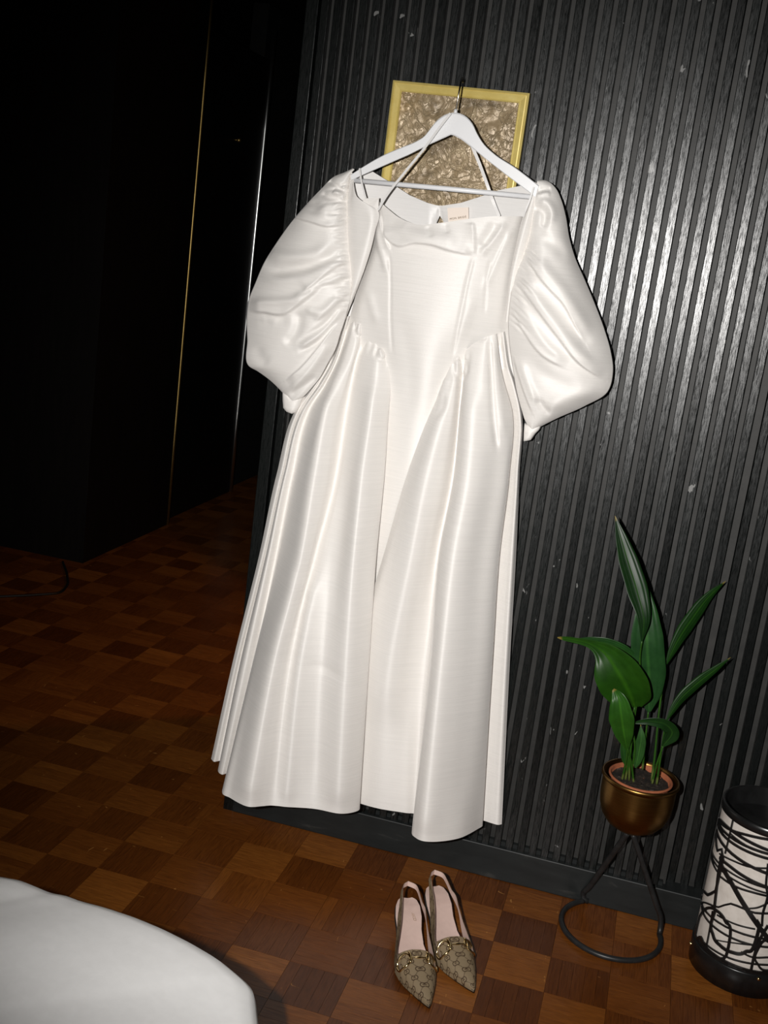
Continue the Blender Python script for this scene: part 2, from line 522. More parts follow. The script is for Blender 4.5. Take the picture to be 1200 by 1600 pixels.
for i in range(-26, 15):
    for j in range(-37, 24):
        c = np.array([(i + .5) * T, -(j + .5) * T, 0.0])
        if c[0] > WL - T and 0.0 < c[1] < 0.8 and c[0] > WL + 0.08: continue
        if c[1] > 0.9 and c[0] > WL + .3: continue
        q = c + np.array([[-T/2, -T/2, 0], [T/2, -T/2, 0], [T/2, T/2, 0], [-T/2, T/2, 0]])
        depth = ((q - CAM) @ RC[2]).min()
        area = 0
        if depth > 0.3:
            uv = pr(q); m_ = uv.mean(0)
            if -60 < m_[0] < 1260 and -60 < m_[1] < 1665:
                x, y = uv[:, 0], uv[:, 1]
                area = 0.5 * abs(np.dot(x, np.roll(y, -1)) - np.dot(y, np.roll(x, -1)))
        # beneath the bed, or hidden behind it
        if c[1] < -0.75 and m_[0] < 430 and m_[1] > 1372 + max(0, (m_[0]) * 0.38): area = 0
        if c[1] < -1.3 and c[0] < 0.4: area = 0
        par = (i + j) % 2
        (cand if area > 0 else rest).append((area, i, j, c, par))
cand.sort(key=lambda a: -a[0])
for area, i, j, c, par in cand[:300]:
    o = bpy.data.objects.new('parquet_tile', random.choice(tile_meshes[par])); col.objects.link(o)
    o.parent = floor; o.location = Vector(c) * K
    o.rotation_euler.z = (math.pi / 2 if par == 0 else 0) + math.pi * random.randint(0, 1)
VV, FF, CC = [], [], []
for area, i, j, c, par in cand[300:] + rest:
    V, F, C = tile_vf(tone_set(par == 0)); o = len(VV)
    V = np.array(V)
    if par == 0: V = V[:, [1, 0, 2]] * np.array([-1, 1, 1])
    VV += (V + c).tolist(); FF += [tuple(a + o for a in q) for q in F]; CC += C
o = obj('parquet_field', VV, FF, M['parquet'], floor, smooth=False, color=np.repeat(np.array(CC)[:, None], 3, 1), attr='tone')
tag(o, kind='stuff')

# ---------------------------------------------------------------- dress
SAT, LIN = M['satin'], M['lining']
dress = root('wedding_dress', 'ivory satin wedding dress with puffed sleeves hanging on the white hanger', 'dress', (0.33, -0.10, 0.185))

def stroke(U, D, pts, w, amp, end=0.25, sharp=None):
    """add a soft ridge (amp > 0) or crease (amp < 0) along a polyline; U (n,2) picture coords, D (n,) depth"""
    P = smooth_path(pts, max(12, 6 * len(pts)))
    L = len(P)
    best = np.full(len(U), 1e9); tt = np.zeros(len(U)); sg = np.zeros(len(U))
    for k in range(L - 1):
        a, b = P[k], P[k + 1]; ab = b - a
        s = np.clip(((U - a) @ ab) / (ab @ ab + 1e-9), 0, 1)
        d2 = ((U - a - s[:, None] * ab)**2).sum(1)
        m_ = d2 < best; best[m_] = d2[m_]; tt[m_] = (k + s[m_]) / (L - 1)
        if sharp: sg[m_] = ((U[m_] - a) @ np.array([ab[1], -ab[0]]))
    fade = np.clip(np.minimum(tt, 1 - tt) / max(end, 1e-6), 0, 1); fade = fade * fade * (3 - 2 * fade)
    fade = 0.12 + 0.88 * fade
    if sharp:          # one-sided fold: full height at the line, gentle slope on the left of travel, a step on the right
        r_ = np.sqrt(best)
        D += amp * np.where(sg > 0, np.exp(-(r_ / w)**1.3), np.exp(-(r_ / sharp)**2)) * fade
        return
    D += amp * np.exp(-best / (2 * w * w)) * fade

def loft(name, cols, nr, sub, mat_, strokes=(), hemz=None, parent=dress, dense=1.0):
    """cols: list of lists of (u, v, d); v None -> hem at height hemz"""
    P = []
    for c in cols:
        pts = [at(u, v, d) if v is not None else hem_point(u, d, hemz) for u, v, d in c]
        P.append(pts)
    P = np.array(P)                                    # ncol, nctrl, 3
    kn_r = np.concatenate([[0], np.cumsum(np.linalg.norm(np.diff(P.mean(0), axis=0), axis=1))])
    G = crom(np.swapaxes(P, 0, 1), kn_r[-1] * np.linspace(0, 1, nr)**dense, kn_r)    # nr, ncol, 3
    G = np.swapaxes(G, 0, 1)                           # ncol, nr, 3
    dist = np.sqrt(np.linalg.norm(np.diff(P, axis=0), axis=2).mean(1)) + 0.02
    kn = np.concatenate([[0], np.cumsum(dist)])
    t = np.concatenate([np.linspace(kn[i], kn[i + 1], sub, endpoint=False) for i in range(len(kn) - 1)] + [[kn[-1]]])
    G = crom(G, t, kn)                                 # nt, nr, 3
    V = G.reshape(-1, 3)
    if strokes:
        U = pr(V); D = np.zeros(len(V))
        for s in strokes: stroke(U, D, *s)
        V = V.copy(); V[:, 1] -= D
    return obj(name, V, grid_faces(len(t), nr), mat_, parent)

HZ = 0.185
rowsL = (560, 600, 640, 740, 865, 1020)
def colm(top, us, ds, hem):
    """top (u,v,d); us at rowsL; ds same length; hem (u,d)"""
    return [top] + [(u, r, d) for u, r, d in zip(us, rowsL, ds)] + [(hem[0], None, hem[1])]

left_cols = [
    colm((536, 492, .050), (512, 489, 462, 432.5, 405.5, 367), (.045, .045, .045, .048, .052, .060), (330, .066)),
    colm((538, 493, .060), (516, 494, 467, 439, 411, 373), (.055, .058, .060, .063, .066, .070), (335, .078)),
    colm((540, 494, .056), (519, 498, 472, 444, 417, 379), (.050, .052, .052, .054, .056, .056), (344, .066)),
    colm((542, 494, .060), (521, 499, 472, 443.5, 416, 379), (.056, .060, .062, .068, .080, .100), (340.5, .124)),
    colm((544, 494, .066), (524, 503, 476, 447, 421, 387), (.066, .070, .074, .082, .095, .118), (346.5, .140)),
    colm((547, 494, .056), (527, 508, 483, 457, 432, 401), (.054, .055, .056, .060, .068, .095), (357, .128)),
    colm((549, 495, .056), (529, 510, 489, 463, 437, 399), (.058, .060, .064, .072, .090, .140), (347, .232)),
    colm((552, 496, .066), (532, 515, 498, 473, 450, 410), (.078, .085, .092, .104, .124, .176), (360, .254)),
    colm((557, 498, .078), (541, 525, 511, 493, 473, 433), (.096, .108, .118, .134, .158, .206), (388, .274)),
    colm((565, 504, .080), (552, 539, 528, 512, 487, 447), (.094, .100, .104, .116, .138, .190), (410, .254)),
    colm((573, 512, .072), (557, 548, 541, 525, 494, 457), (.072, .072, .072, .082, .112, .176), (424, .240)),
    colm((578, 518, .078), (566, 558, 551, 534, 507, 472), (.084, .088, .090, .100, .130, .188), (448, .226)),
    colm((586, 526, .082), (578, 572, 565, 549, 531, 507), (.100, .108, .112, .122, .142, .176), (491, .201)),
    colm((597, 540, .088), (590, 586, 582, 567, 554, 543), (.108, .120, .130, .146, .166, .182), (530, .190)),
    colm((605, 549, .086), (602, 600, 597, 585, 570, 562), (.098, .108, .114, .128, .146, .160), (549, .170)),
    colm((611, 556, .078), (613, 613, 608.5, 601, 588.5, 578), (.080, .084, .088, .092, .102, .120), (562, .140)),
    colm((609, 558, .062), (606, 606, 602, 595, 583, 572), (.060, .060, .060, .060, .066, .082), (556, .105)),
]
gather_l = []
for (a, b) in (((556, 497), (554, 520)), ((566, 506), (560, 545)), ((573, 512), (563, 560)), ((583, 524), (575, 556)), ((590, 532), (586, 560)), ((604, 548), (600, 580))):
    gather_l.append(([a, ((a[0] + b[0]) / 2 + 1, (a[1] + b[1]) / 2), b], 2.6, -0.0045, 0.35))
gather_l += [([(556, 505), (553, 515), (559, 526), (568, 530), (573, 518), (568, 505)], 2.0, -0.004, 0.05),
             ([(563, 506), (562, 516), (567, 523)], 3.2, 0.007, 0.05),
             ([(588, 545), (586, 556), (594, 562), (604, 560), (606, 553)], 2.0, -0.004, 0.05),
             ([(594, 545), (597, 553), (602, 557)], 3.0, 0.007, 0.05),
             ([(511, 600), (511, 640), (493, 740), (473, 865), (433, 1020), (388, 1262)], 17, 0.018, 0.06),
             ([(490, 900), (471, 1020), (448, 1262)], 7, 0.009, 0.08),
             ([(590, 590), (582, 640), (567, 740), (554, 865), (545, 1020), (532, 1272)], 15, 0.016, 0.06),
             ([(476, 940), (455, 1030), (421, 1262)], 8, -0.007, 0.15),
             ([(545, 720), (525, 865), (505, 1020), (490, 1268)], 12, -0.009, 0.15),
             ([(468, 880), (476, 925), (470, 960)], 7, -0.006),
             ([(476, 1038), (505, 1046), (531, 1052), (540, 1045)], 5, -0.004)]
loft('skirt_panel', left_cols, 230, 9, SAT, gather_l, HZ, dense=1.6)

right_cols = [
    colm((706, 568, .085), (706, 691, 674, 637, 600, 556), (.085, .088, .088, .086, .082, .080), (538, .095)),
    colm((707, 566, .090), (707, 694, 679, 645, 610, 570), (.092, .100, .106, .112, .108, .096), (555, .106)),
    colm((710, 562, .096), (710, 702, 692, 666, 642, 610), (.096, .112, .132, .146, .140, .124), (592, .111)),
    colm((717, 556, .092), (716, 712, 708, 692, 668, 645), (.095, .110, .122, .130, .120, .104), (632, .098)),
    colm((724, 550, .080), (724, 722, 719, 709, 685, 672), (.076, .078, .080, .082, .082, .080), (652, .088)),
    colm((726, 548, .084), (726, 724, 720.5, 711, 687.5, 675.5), (.088, .100, .106, .116, .132, .160), (643.5, .193)),
    colm((731, 544, .090), (730, 728, 726, 717, 694, 680), (.100, .118, .128, .140, .158, .184), (649, .214)),
    colm((740, 537, .094), (738, 735, 735, 727, 706, 690), (.110, .130, .142, .158, .178, .200), (661, .222)),
    colm((756, 528, .094), (755, 754, 757, 749, 728, 713), (.112, .132, .142, .158, .174, .190), (687, .204)),
    colm((767, 524, .088), (768, 772, 779, 773, 752, 739), (.100, .114, .122, .134, .146, .160), (719, .160)),
    colm((775, 522, .082), (778, 786, 797, 793, 777, 767), (.084, .086, .090, .098, .100, .100), (747, .086)),
    colm((776, 521, .078), (781, 789, 800, 796, 781, 770.5), (.074, .072, .070, .072, .072, .070), (754, .062)),
    colm((774, 521, .060), (778, 786, 796, 791, 776, 766), (.052, .050, .050, .050, .048, .042), (751, .034)),
    colm((781, 520, .064), (786, 796, 806, 803, 793, 783), (.062, .064, .066, .066, .060, .050), (768, .036)),
    colm((786, 519, .068), (791, 802, 811.5, 808.5, 800.5, 791), (.066, .070, .072, .072, .066, .056), (777, .037)),
    colm((790, 517, .052), (795, 806, 815, 812, 806.5, 797.5), (.046, .046, .046, .044, .040, .034), (784, .028)),
]
gather_r = [([(708, 566), (712, 585), (722, 592), (728, 585), (726, 560)], 2.2, -0.005, 0.05),
            ([(716, 562), (718, 575), (723, 584)], 3.0, 0.007, 0.05),
            ([(733, 545), (731, 570), (727, 590)], 2.4, -0.005, 0.3),
            ([(698, 585), (692, 605), (688, 625)], 4, 0.008),
            ([(694, 612), (690, 640), (676, 655)], 3, -0.006),
            ([(748, 532), (752, 530), (760, 528)], 2.0, -0.004, 0.1),
            ([(765, 528), (767, 577), (770, 640), (776, 705)], 2.6, -0.010, 0.1),
            ([(768, 530), (777, 570), (784, 640), (790, 690)], 5, 0.008, 0.2),
            ([(700, 610), (692, 645), (666, 740), (644, 865), (612, 1020), (596, 1150)], 20, 0.017, 0.15),
            ([(735, 600), (735, 640), (727, 740), (706, 865), (690, 1020), (664, 1316)], 15, 0.016, 0.06),
            ([(690, 760), (668, 880), (648, 1020), (636, 1150)], 10, -0.007, 0.2),
            ([(779, 640), (772, 740), (750, 865), (738, 1020), (718, 1312)], 13, -0.010, 0.15),
            ([(779, 523), (783, 545), (788, 580)], 2.2, -0.005, 0.1),
            ([(776, 520), (782, 533)], 1.8, -0.004, 0.1)]
loft('skirt_panel', right_cols, 230, 9, SAT, gather_r, HZ, dense=1.6)

# full-length front: bodice above, centre panel below, between the gathered panels
rb = (345, 380, 425, 490, 560, 700, 900, 1080)
def colb(us, ds, top, hem):
    return [(us[0], top, ds[0])] + [(u, r, d) for u, r, d in zip(us[1:], rb[1:], ds[1:])] + [(hem, None, ds[-1])]
body_cols = [
    colb((590, 581, 566, 548, 530, 500, 470, 450), (.080, .078, .075, .062, .042, .036, .036, .04), 318, 430),
    colb((594, 588, 577, 562, 552, 525, 495, 475), (.104, .106, .104, .088, .056, .044, .04, .04), 316, 455),
    colb((606, 601, 594, 584, 580, 556, 535, 520), (.116, .120, .118, .102, .074, .054, .05, .05), 326, 500),
    colb((626, 622, 616, 610, 608, 592, 570, 555), (.124, .130, .128, .116, .098, .070, .06, .06), 341, 540),
    colb((655, 652, 648, 642, 640, 628, 598, 590), (.130, .136, .136, .128, .118, .094, .07, .068), 351, 575),
    colb((690, 690, 686, 678, 672, 655, 622, 615), (.132, .138, .138, .132, .120, .094, .07, .066), 348, 610),
    colb((732, 730, 724, 716, 704, 690, 660, 650), (.130, .136, .134, .124, .100, .070, .06, .06), 342, 650),
    colb((770, 764, 756, 748, 738, 730, 710, 700), (.124, .126, .122, .106, .074, .050, .05, .05), 338, 700),
    colb((796, 790, 784, 776, 770, 765, 750, 740), (.112, .112, .104, .086, .056, .040, .04, .04), 338, 740),
    colb((814, 806, 799, 792, 790, 790, 785, 775), (.092, .088, .080, .064, .042, .034, .034, .03), 338, 760),
    colb((822, 817, 812, 806, 804, 802, 795, 785), (.060, .056, .050, .044, .036, .030, .03, .028), 340, 768),
]
body_strokes = [
    ([(600, 350), (604, 370), (622, 383), (648, 379), (672, 381), (702, 390), (740, 398)], 15, 0.011, 0.10, 1.8),
    ([(612, 348), (640, 364), (682, 372), (722, 380)], 9, 0.008, 0.2),
    ([(742, 397), (741, 370), (739, 346)], 8, 0.006, 0.12, 1.6),
    ([(792, 346), (772, 374), (756, 392), (748, 399)], 4, 0.008, 0.2),
    ([(776, 346), (764, 368), (752, 386)], 6, -0.007, 0.2),
    ([(803, 350), (786, 385), (768, 425), (756, 455)], 4, 0.006, 0.2),
    ([(795, 360), (774, 405), (760, 440)], 3.5, -0.005, 0.2),
    ([(610, 392), (602, 374), (596, 355), (593, 335)], 8, 0.007, 0.15, 1.6),
    ([(588, 345), (590, 370), (598, 400), (606, 430)], 3.5, 0.006, 0.2),
    ([(608, 395), (610, 440), (610, 500), (613, 556)], 1.6, -0.003, 0.1),
    ([(740, 400), (730, 440), (720, 490), (706, 560)], 2.0, -0.004, 0.1),
    ([(766, 405), (760, 445), (757, 490)], 1.6, -0.003, 0.15),
    ([(575, 450), (582, 480), (590, 510)], 5, 0.005, 0.3),
    ([(622, 480), (634, 530), (640, 590), (636, 660)], 9, -0.004, 0.3),
    ([(742, 460), (728, 500), (716, 540)], 6, 0.004, 0.3),
    ([(668, 352), (672, 362), (676, 372)], 3, -0.003), ([(695, 348), (697, 358), (700, 366)], 3, -0.003),
]
loft('bodice', body_cols, 300, 16, SAT, body_strokes, HZ, dense=1.5)

# back of the skirt and bodice, close to the wall
back_cols = [[(548, 420, .045), (520, 560, .034), (470, 740, .034), (405, 1000, .044), (336, None, .055)],
             [(590, 415, .030), (570, 560, .022), (540, 740, .022), (490, 1000, .022), (450, None, .024)],
             [(690, 410, .026), (680, 560, .020), (660, 740, .020), (640, 1000, .020), (610, None, .022)],
             [(770, 415, .030), (760, 560, .022), (755, 740, .020), (745, 1000, .020), (720, None, .022)],
             [(800, 420, .045), (796, 560, .038), (808, 740, .038), (797, 1000, .032), (780, None, .026)]]
loft('skirt_back', back_cols, 60, 8, LIN, (), HZ)
# turned-up hem bands are cut with the panels; inside back neck facing with its keyhole
fac_top = [(549, 277), (566, 268), (582, 268), (608, 284), (640, 305), (668, 317), (681, 320.5), (684, 321), (687.5, 321.3), (691, 321.3), (694, 321), (720, 317), (750, 307.5), (780, 297), (815, 290), (834, 290)]
fac_bot = [(549, 420), (566, 420), (582, 420), (608, 420), (640, 420), (668, 420), (680.5, 420), (682.2, 349), (687.2, 337), (693.2, 347), (695, 420), (720, 420), (750, 420), (780, 420), (815, 420), (832, 420)]
fc = []
for (a, b), (c, d_) in zip(fac_top, fac_bot):
    e = abs(a - 690) / 140.0
    dt = 0.052 + 0.018 * e * e
    fc.append([(a, b, dt), (a + (c - a) * .5, b + (d_ - b) * .5, dt - 0.006), (c, d_, dt - 0.010)])
def linear_loft(name, cols, nr, mat_, parent=dress):
    P = np.array([[at(*p) for p in c] for c in cols])
    t = np.linspace(0, P.shape[1] - 1, nr)
    G = np.array([[np.array([np.interp(q, range(P.shape[1]), c[:, k]) for k in range(3)]) for q in t] for c in P])
    return obj(name, G.reshape(-1, 3), grid_faces(len(cols), nr), mat_, parent)
fo = linear_loft('neck_facing', fc, 12, LIN)
# woven label with two words of thread
lq = [at(699, 325, .066), at(732, 324, .066), at(732.5, 347, .062), at(700.5, 348, .062)]
lab = obj('woven_label', lq + [p + np.array([0, .0012, 0]) for p in lq], [(0, 1, 2, 3), (7, 6, 5, 4), (0, 4, 5, 1), (1, 5, 6, 2), (2, 6, 7, 3), (3, 7, 4, 0)], M['label'], dress, smooth=False)
def text_on(name, s, p0, ex, ey, size, mat_, parent, align='CENTER'):
    cu = bpy.data.curves.new(name, 'FONT'); cu.body = s; cu.size = size * K; cu.align_x = align; cu.align_y = 'CENTER'
    cu.extrude = 0.0002; cu.space_character = 1.25
    t = bpy.data.objects.new(name, cu); col.objects.link(t)
    dg = bpy.context.evaluated_depsgraph_get()
    me = bpy.data.meshes.new_from_object(t.evaluated_get(dg)); bpy.data.objects.remove(t)
    me.name = name; me.materials.clear(); me.materials.append(mat_)
    ex = Vector(ex).normalized(); ez = ex.cross(Vector(ey)).normalized(); ey = ez.cross(ex)
    mt = Matrix((ex, ey, ez)).transposed().to_4x4()
    mt.translation = Vector(p0) * K - top_of(parent)
    me.transform(mt)
    o = bpy.data.objects.new(name, me); col.objects.link(o); o.parent = parent
    return o
text_on('label_lettering', 'MON BRIDÉ', at(715.5, 340.5, .0665), at(727, 338.6, .066) - at(704, 342, .066), (0, 0, 1), 0.0068, M['ink'], lab)

# armhole strips lying over the bodice sides
strip_l = [[(549, 268, .080), (535, 310, .075), (536, 350, .080), (539, 400, .080), (540, 440, .074), (534, 480, .062), (529, 500, .056)],
           [(548, 268, .098), (544, 310, .106), (545, 350, .112), (548, 400, .112), (549, 440, .104), (542, 480, .090), (535, 500, .080)],
           [(552, 272, .106), (549, 316, .118), (556, 352, .126), (557, 400, .126), (554, 440, .116), (545, 478, .098), (537, 500, .084)],
           [(553, 278, .110), (553, 305, .124), (572, 342, .130), (571, 390, .130), (562, 432, .118), (548, 474, .098), (539, 500, .086)],
           [(552.5, 282, .110), (557, 306, .126), (581, 328, .128), (582, 376, .127), (570, 420, .116), (553, 463, .096), (541, 496, .080)],
           [(552, 284, .108), (561, 313, .124), (590, 328, .122), (586.5, 362, .121), (574, 408, .112), (556, 458, .092), (542, 492, .078)]]
loft('armhole_strip', strip_l, 60, 6, SAT, [([(562, 322), (578, 335), (572, 380), (560, 430)], 6, 0.003)])
strip_r = [[(836, 284, .104), (826, 312, .106), (815, 345, .108), (806, 385, .104), (797, 430, .096), (792, 475, .086), (789, 500, .08)],
           [(838, 286, .110), (830, 316, .116), (820, 350, .120), (810, 388, .116), (800, 432, .106), (794, 476, .092), (791, 503, .084)],
           [(840, 288, .108), (834, 320, .112), (827, 352, .114), (816, 392, .110), (806, 434, .100), (798, 478, .088), (794, 506, .08)],
           [(848, 290, .080), (844, 322, .082), (837, 354, .084), (828, 394, .080), (818, 436, .072), (808, 480, .062), (802, 510, .056)]]
loft('armhole_strip', strip_r, 60, 6, SAT)
tab = [at(567.5, 310, .122), at(592, 309, .122), at(591, 329, .123), at(580, 330, .124), at(567, 325, .122)]
tv, tf = prism_vf(tab, np.array([0, 0.003, 0])); obj('loop_tab', tv, tf, SAT, dress, smooth=False)

def sleeve(name, seam, outer, h, hb, dseam, douter, strokes, nr=250, nc=104):
    A = smooth_path(seam, nr); B = smooth_path(outer, nr)
    V = []
    s = np.linspace(0, 1, nr)
    nb = 18
    for i in range(nr):
        da = np.interp(s[i], *dseam); db = np.interp(s[i], *douter)
        hh = np.interp(s[i], *h); hk = np.interp(s[i], *hb)
        for k in range(nc):
            t = k / (nc - 1)
            prof = 1 - abs(2 * t - 1)**2.7
            u, v_ = A[i] * (1 - t) + B[i] * t
            V.append(at(u, v_, da * (1 - t) + db * t + hh * prof))
        for k in range(1, nb - 1):
            t = 1 - k / (nb - 1)
            prof = 1 - abs(2 * t - 1)**2.7
            u, v_ = A[i] * (1 - t) + B[i] * t
            V.append(at(u, v_, max(0.012, da * (1 - t) + db * t - hk * prof)))
    V = np.array(V); n = nc + nb - 2
    idx = np.arange(len(V)) % n < nc
    U = pr(V[idx]); D = np.zeros(len(U))
    for st in strokes: stroke(U, D, *st)
    # keep outline: fade near the outer edge
    tt = (np.arange(len(V)) % n)[idx] / (nc - 1)
    D *= np.clip((1 - tt) / 0.04, 0, 1)
    V[idx, 1] -= D
    F = grid_faces(nr, n, True)
    return obj(name, V, F, SAT, dress)

seam_l = [(554, 265), (549, 271), (545, 285), (543, 310), (544, 340), (546, 380), (549, 415), (550, 440), (548, 466), (541, 494), (533, 520), (525, 545), (513, 567), (500, 590), (488, 605), (472, 621), (460, 627)]
out_l = [(551, 263), (540, 268.5), (522, 276), (501, 296), (478, 320), (455, 347), (432, 379), (412, 411), (399, 441), (388, 470), (385.5, 490), (386, 530), (388.5, 572), (402, 580), (425, 597), (441, 613), (452, 625)]
st_l = [
    ([(448, 335), (470, 341), (488, 346), (508, 352), (543, 351)], 15, 0.011, 0.15, 2.0),
    ([(462, 328), (490, 333), (515, 340)], 8, 0.006, 0.3),
    ([(512, 282), (522, 288), (532, 296), (542, 304)], 2.6, -0.007, 0.15),
    ([(501, 300), (510, 307), (530, 311), (543, 317)], 3.2, -0.008, 0.15),
    ([(520, 297), (530, 303), (541, 310)], 3.5, 0.006, 0.2),
    ([(504, 318), (510, 332), (508, 346)], 6, 0.006, 0.3),
    ([(490, 310), (492, 325), (488, 338)], 6, -0.005, 0.3),
    ([(412, 392), (432, 399), (456, 402), (492, 398), (523, 379)], 7, 0.009, 0.25),
    ([(415, 412), (432, 424), (455, 421), (482, 415), (503, 408), (538, 386)], 7, -0.013, 0.2),
    ([(404, 432), (440, 437), (478, 432), (505, 419), (532, 407)], 7, 0.008, 0.25),
    ([(474, 457), (490, 444), (508, 429), (530, 414), (546, 408)], 12, 0.009, 0.15, 2.0),
    ([(484, 456), (500, 446), (525, 436), (546, 424)], 4, 0.007, 0.2),
    ([(486, 457), (502, 448), (525, 444), (547, 436)], 2.8, -0.007, 0.2),
    ([(389, 474), (412, 472), (440, 471), (462, 468), (484, 455)], 5, 0.010, 0.2),
    ([(388, 484), (412, 486), (442, 489), (463, 477), (488, 457), (502, 446)], 15, 0.012, 0.15, 3.0),
    ([(402, 496), (430, 498), (455, 496)], 8, -0.006, 0.3),
    ([(404, 500), (418, 498), (436, 505)], 5, 0.004, 0.3),
    ([(465, 484), (466, 506), (459, 524), (443, 540)], 6, -0.009, 0.2),
    ([(474, 478), (490, 486), (505, 486), (523, 472), (538, 458)], 5, 0.009, 0.2),
    ([(490, 503), (512, 487), (528, 472), (547, 454)], 10, 0.007, 0.2, 1.8),
    ([(466, 545), (482, 535), (502, 523), (523, 500), (540, 478)], 3.4, 0.008, 0.15),
    ([(459, 538), (480, 524), (505, 508), (526, 486)], 3.2, -0.006, 0.2),
    ([(462, 552), (490, 538), (512, 516), (532, 495)], 3.0, -0.007, 0.2),
    ([(530, 503), (514, 524), (494, 550), (470, 577), (446, 596)], 14, 0.010, 0.15, 2.2),
    ([(444, 612), (460, 603), (485, 580), (508, 550), (522, 528)], 4.5, 0.009, 0.2),
    ([(450, 620), (470, 606), (495, 585)], 3.5, -0.006, 0.2),
    ([(398, 540), (408, 560), (420, 572)], 7, -0.005, 0.3),
]
yy = 288
while yy < 482:
    xs = np.interp(yy, [285, 310, 340, 380, 415, 440, 466, 494], [545, 543, 544, 546, 549, 550, 548, 541])
    ln = random.uniform(16, 38)
    st_l.append(([(xs + 1, yy), (xs - ln * .5, yy + random.uniform(-1.5, 1.5)), (xs - ln, yy + random.uniform(-2, 5))], 1.6, -random.uniform(.004, .007), 0.55))
    st_l.append(([(xs + 1, yy + 4), (xs - ln * .4, yy + 4), (xs - ln * .8, yy + 6)], 2.0, random.uniform(.002, .0045), 0.5))
    yy += random.uniform(7.5, 10.5)
sleeve('sleeve', seam_l, out_l,
       ([0, .06, .18, .4, .65, .85, 1], [.004, .016, .034, .050, .050, .032, .006]),
       ([0, .1, .4, .7, 1], [.01, .03, .045, .04, .01]),
       ([0, .5, .8, 1], [.098, .104, .090, .075]), ([0, .3, .7, 1], [.096, .084, .078, .070]), st_l)

seam_r = [(840, 283), (836, 290), (832, 305), (829, 325), (828, 348), (825, 375), (818, 396), (809, 416), (802, 440), (797, 470), (794, 505), (796, 540), (801, 575), (807, 610), (815, 640), (822, 660), (830, 670)]
out_r = [(842, 281.5), (850, 281.5), (859, 285), (869, 295), (877, 312), (884, 337), (890, 372), (898, 400), (914, 437), (930, 475), (945, 515), (955, 550), (958.5, 577), (950, 612), (915, 634), (870, 654), (836, 671)]
st_r = [
    ([(832, 326), (842, 327), (850, 333), (850, 348), (846, 356)], 4, -0.008, 0.15),
    ([(840, 312), (856, 318), (864, 334), (858, 352)], 5, 0.009, 0.2),
    ([(838, 300), (850, 296), (862, 296)], 3, -0.006, 0.2),
    ([(836, 308), (848, 303), (862, 303)], 3, 0.005, 0.2),
    ([(832, 352), (850, 372), (872, 388), (884, 410)], 7, -0.007, 0.25),
    ([(822, 398), (844, 432), (862, 453), (880, 472), (900, 508), (914, 534)], 16, 0.011, 0.15, 2.5),
    ([(832, 396), (850, 418), (884, 460), (910, 502), (922, 530)], 7, 0.009, 0.2),
    ([(900, 500), (910, 525), (922, 545)], 7, -0.006, 0.3),
    ([(804, 434), (821, 455), (844, 487), (872, 524), (906, 566), (944, 592)], 17, 0.012, 0.12, 2.5),
    ([(812, 428), (836, 462), (868, 502), (900, 545), (934, 576)], 6, 0.009, 0.15),
    ([(797, 474), (821, 519), (847, 553), (888, 576)], 14, 0.009, 0.2, 2.5),
    ([(803, 462), (828, 502), (856, 540), (890, 566)], 5, 0.007, 0.2),
    ([(822, 548), (840, 576), (870, 596), (910, 606)], 8, -0.006, 0.3),
    ([(812, 560), (826, 600), (840, 634)], 4, 0.007, 0.25),
    ([(803, 556), (816, 600), (833, 646)], 10, 0.008, 0.2, 2.0),
    ([(845, 648), (870, 630), (905, 618), (940, 606)], 8, 0.007, 0.3),
    ([(836, 620), (852, 640), (862, 650)], 4, -0.006, 0.3),
]
yy = 385
while yy < 500:
    xs = np.interp(yy, [375, 396, 416, 440, 470, 505], [825, 818, 809, 802, 797, 794])
    ln = random.uniform(16, 36); sl = 0.85
    st_r.append(([(xs - 1, yy), (xs + ln * .5, yy + ln * .5 * sl), (xs + ln, yy + ln * sl + 3)], 1.6, -random.uniform(.004, .007), 0.55))
    st_r.append(([(xs - 1, yy + 4), (xs + ln * .4, yy + 4 + ln * .4 * sl), (xs + ln * .8, yy + 4 + ln * .8 * sl)], 2.0, random.uniform(.002, .004), 0.5))
    yy += random.uniform(7.5, 10.5)
sleeve('sleeve', seam_r, out_r,
       ([0, .06, .18, .4, .65, .85, 1], [.004, .016, .036, .060, .064, .040, .006]),
       ([0, .1, .4, .7, 1], [.01, .03, .045, .045, .01]),
       ([0, .5, .8, 1], [.104, .096, .086, .075]), ([0, .3, .7, 1], [.092, .076, .074, .066]), st_r)

def cuff(poly, d, thick):
    P = [at(u, v_, d) for u, v_ in poly]
    c = np.mean(P, 0); rings = []
    for k, (sc, dy) in enumerate(((0.2, -0.008), (0.6, -0.006), (0.92, -0.002), (1.0, 0.006), (1.0, thick - .006), (0.9, thick))):
        for p in P:
            q = c + (p - c) * sc; q = q.copy(); q[1] = p[1] + dy * 1.0
            rings.append(q)
    V = rings; n = len(P)
    F = grid_faces(6, n, True); F.append(tuple(range(n - 1, -1, -1))); F.append(tuple(5 * n + k for k in range(n)))
    return obj('cuff', V, F, SAT, dress)
cuff([(441, 611), (447, 611), (456, 619), (472, 618), (470, 627), (466, 637), (462, 644), (455, 647), (447, 644), (442, 638), (441, 625)], .072, .04)
cuff([(819, 662), (830, 664), (845, 664), (842, 672), (836, 678), (829, 688), (823, 689.5), (817.5, 690), (818, 676)], .070, .036)

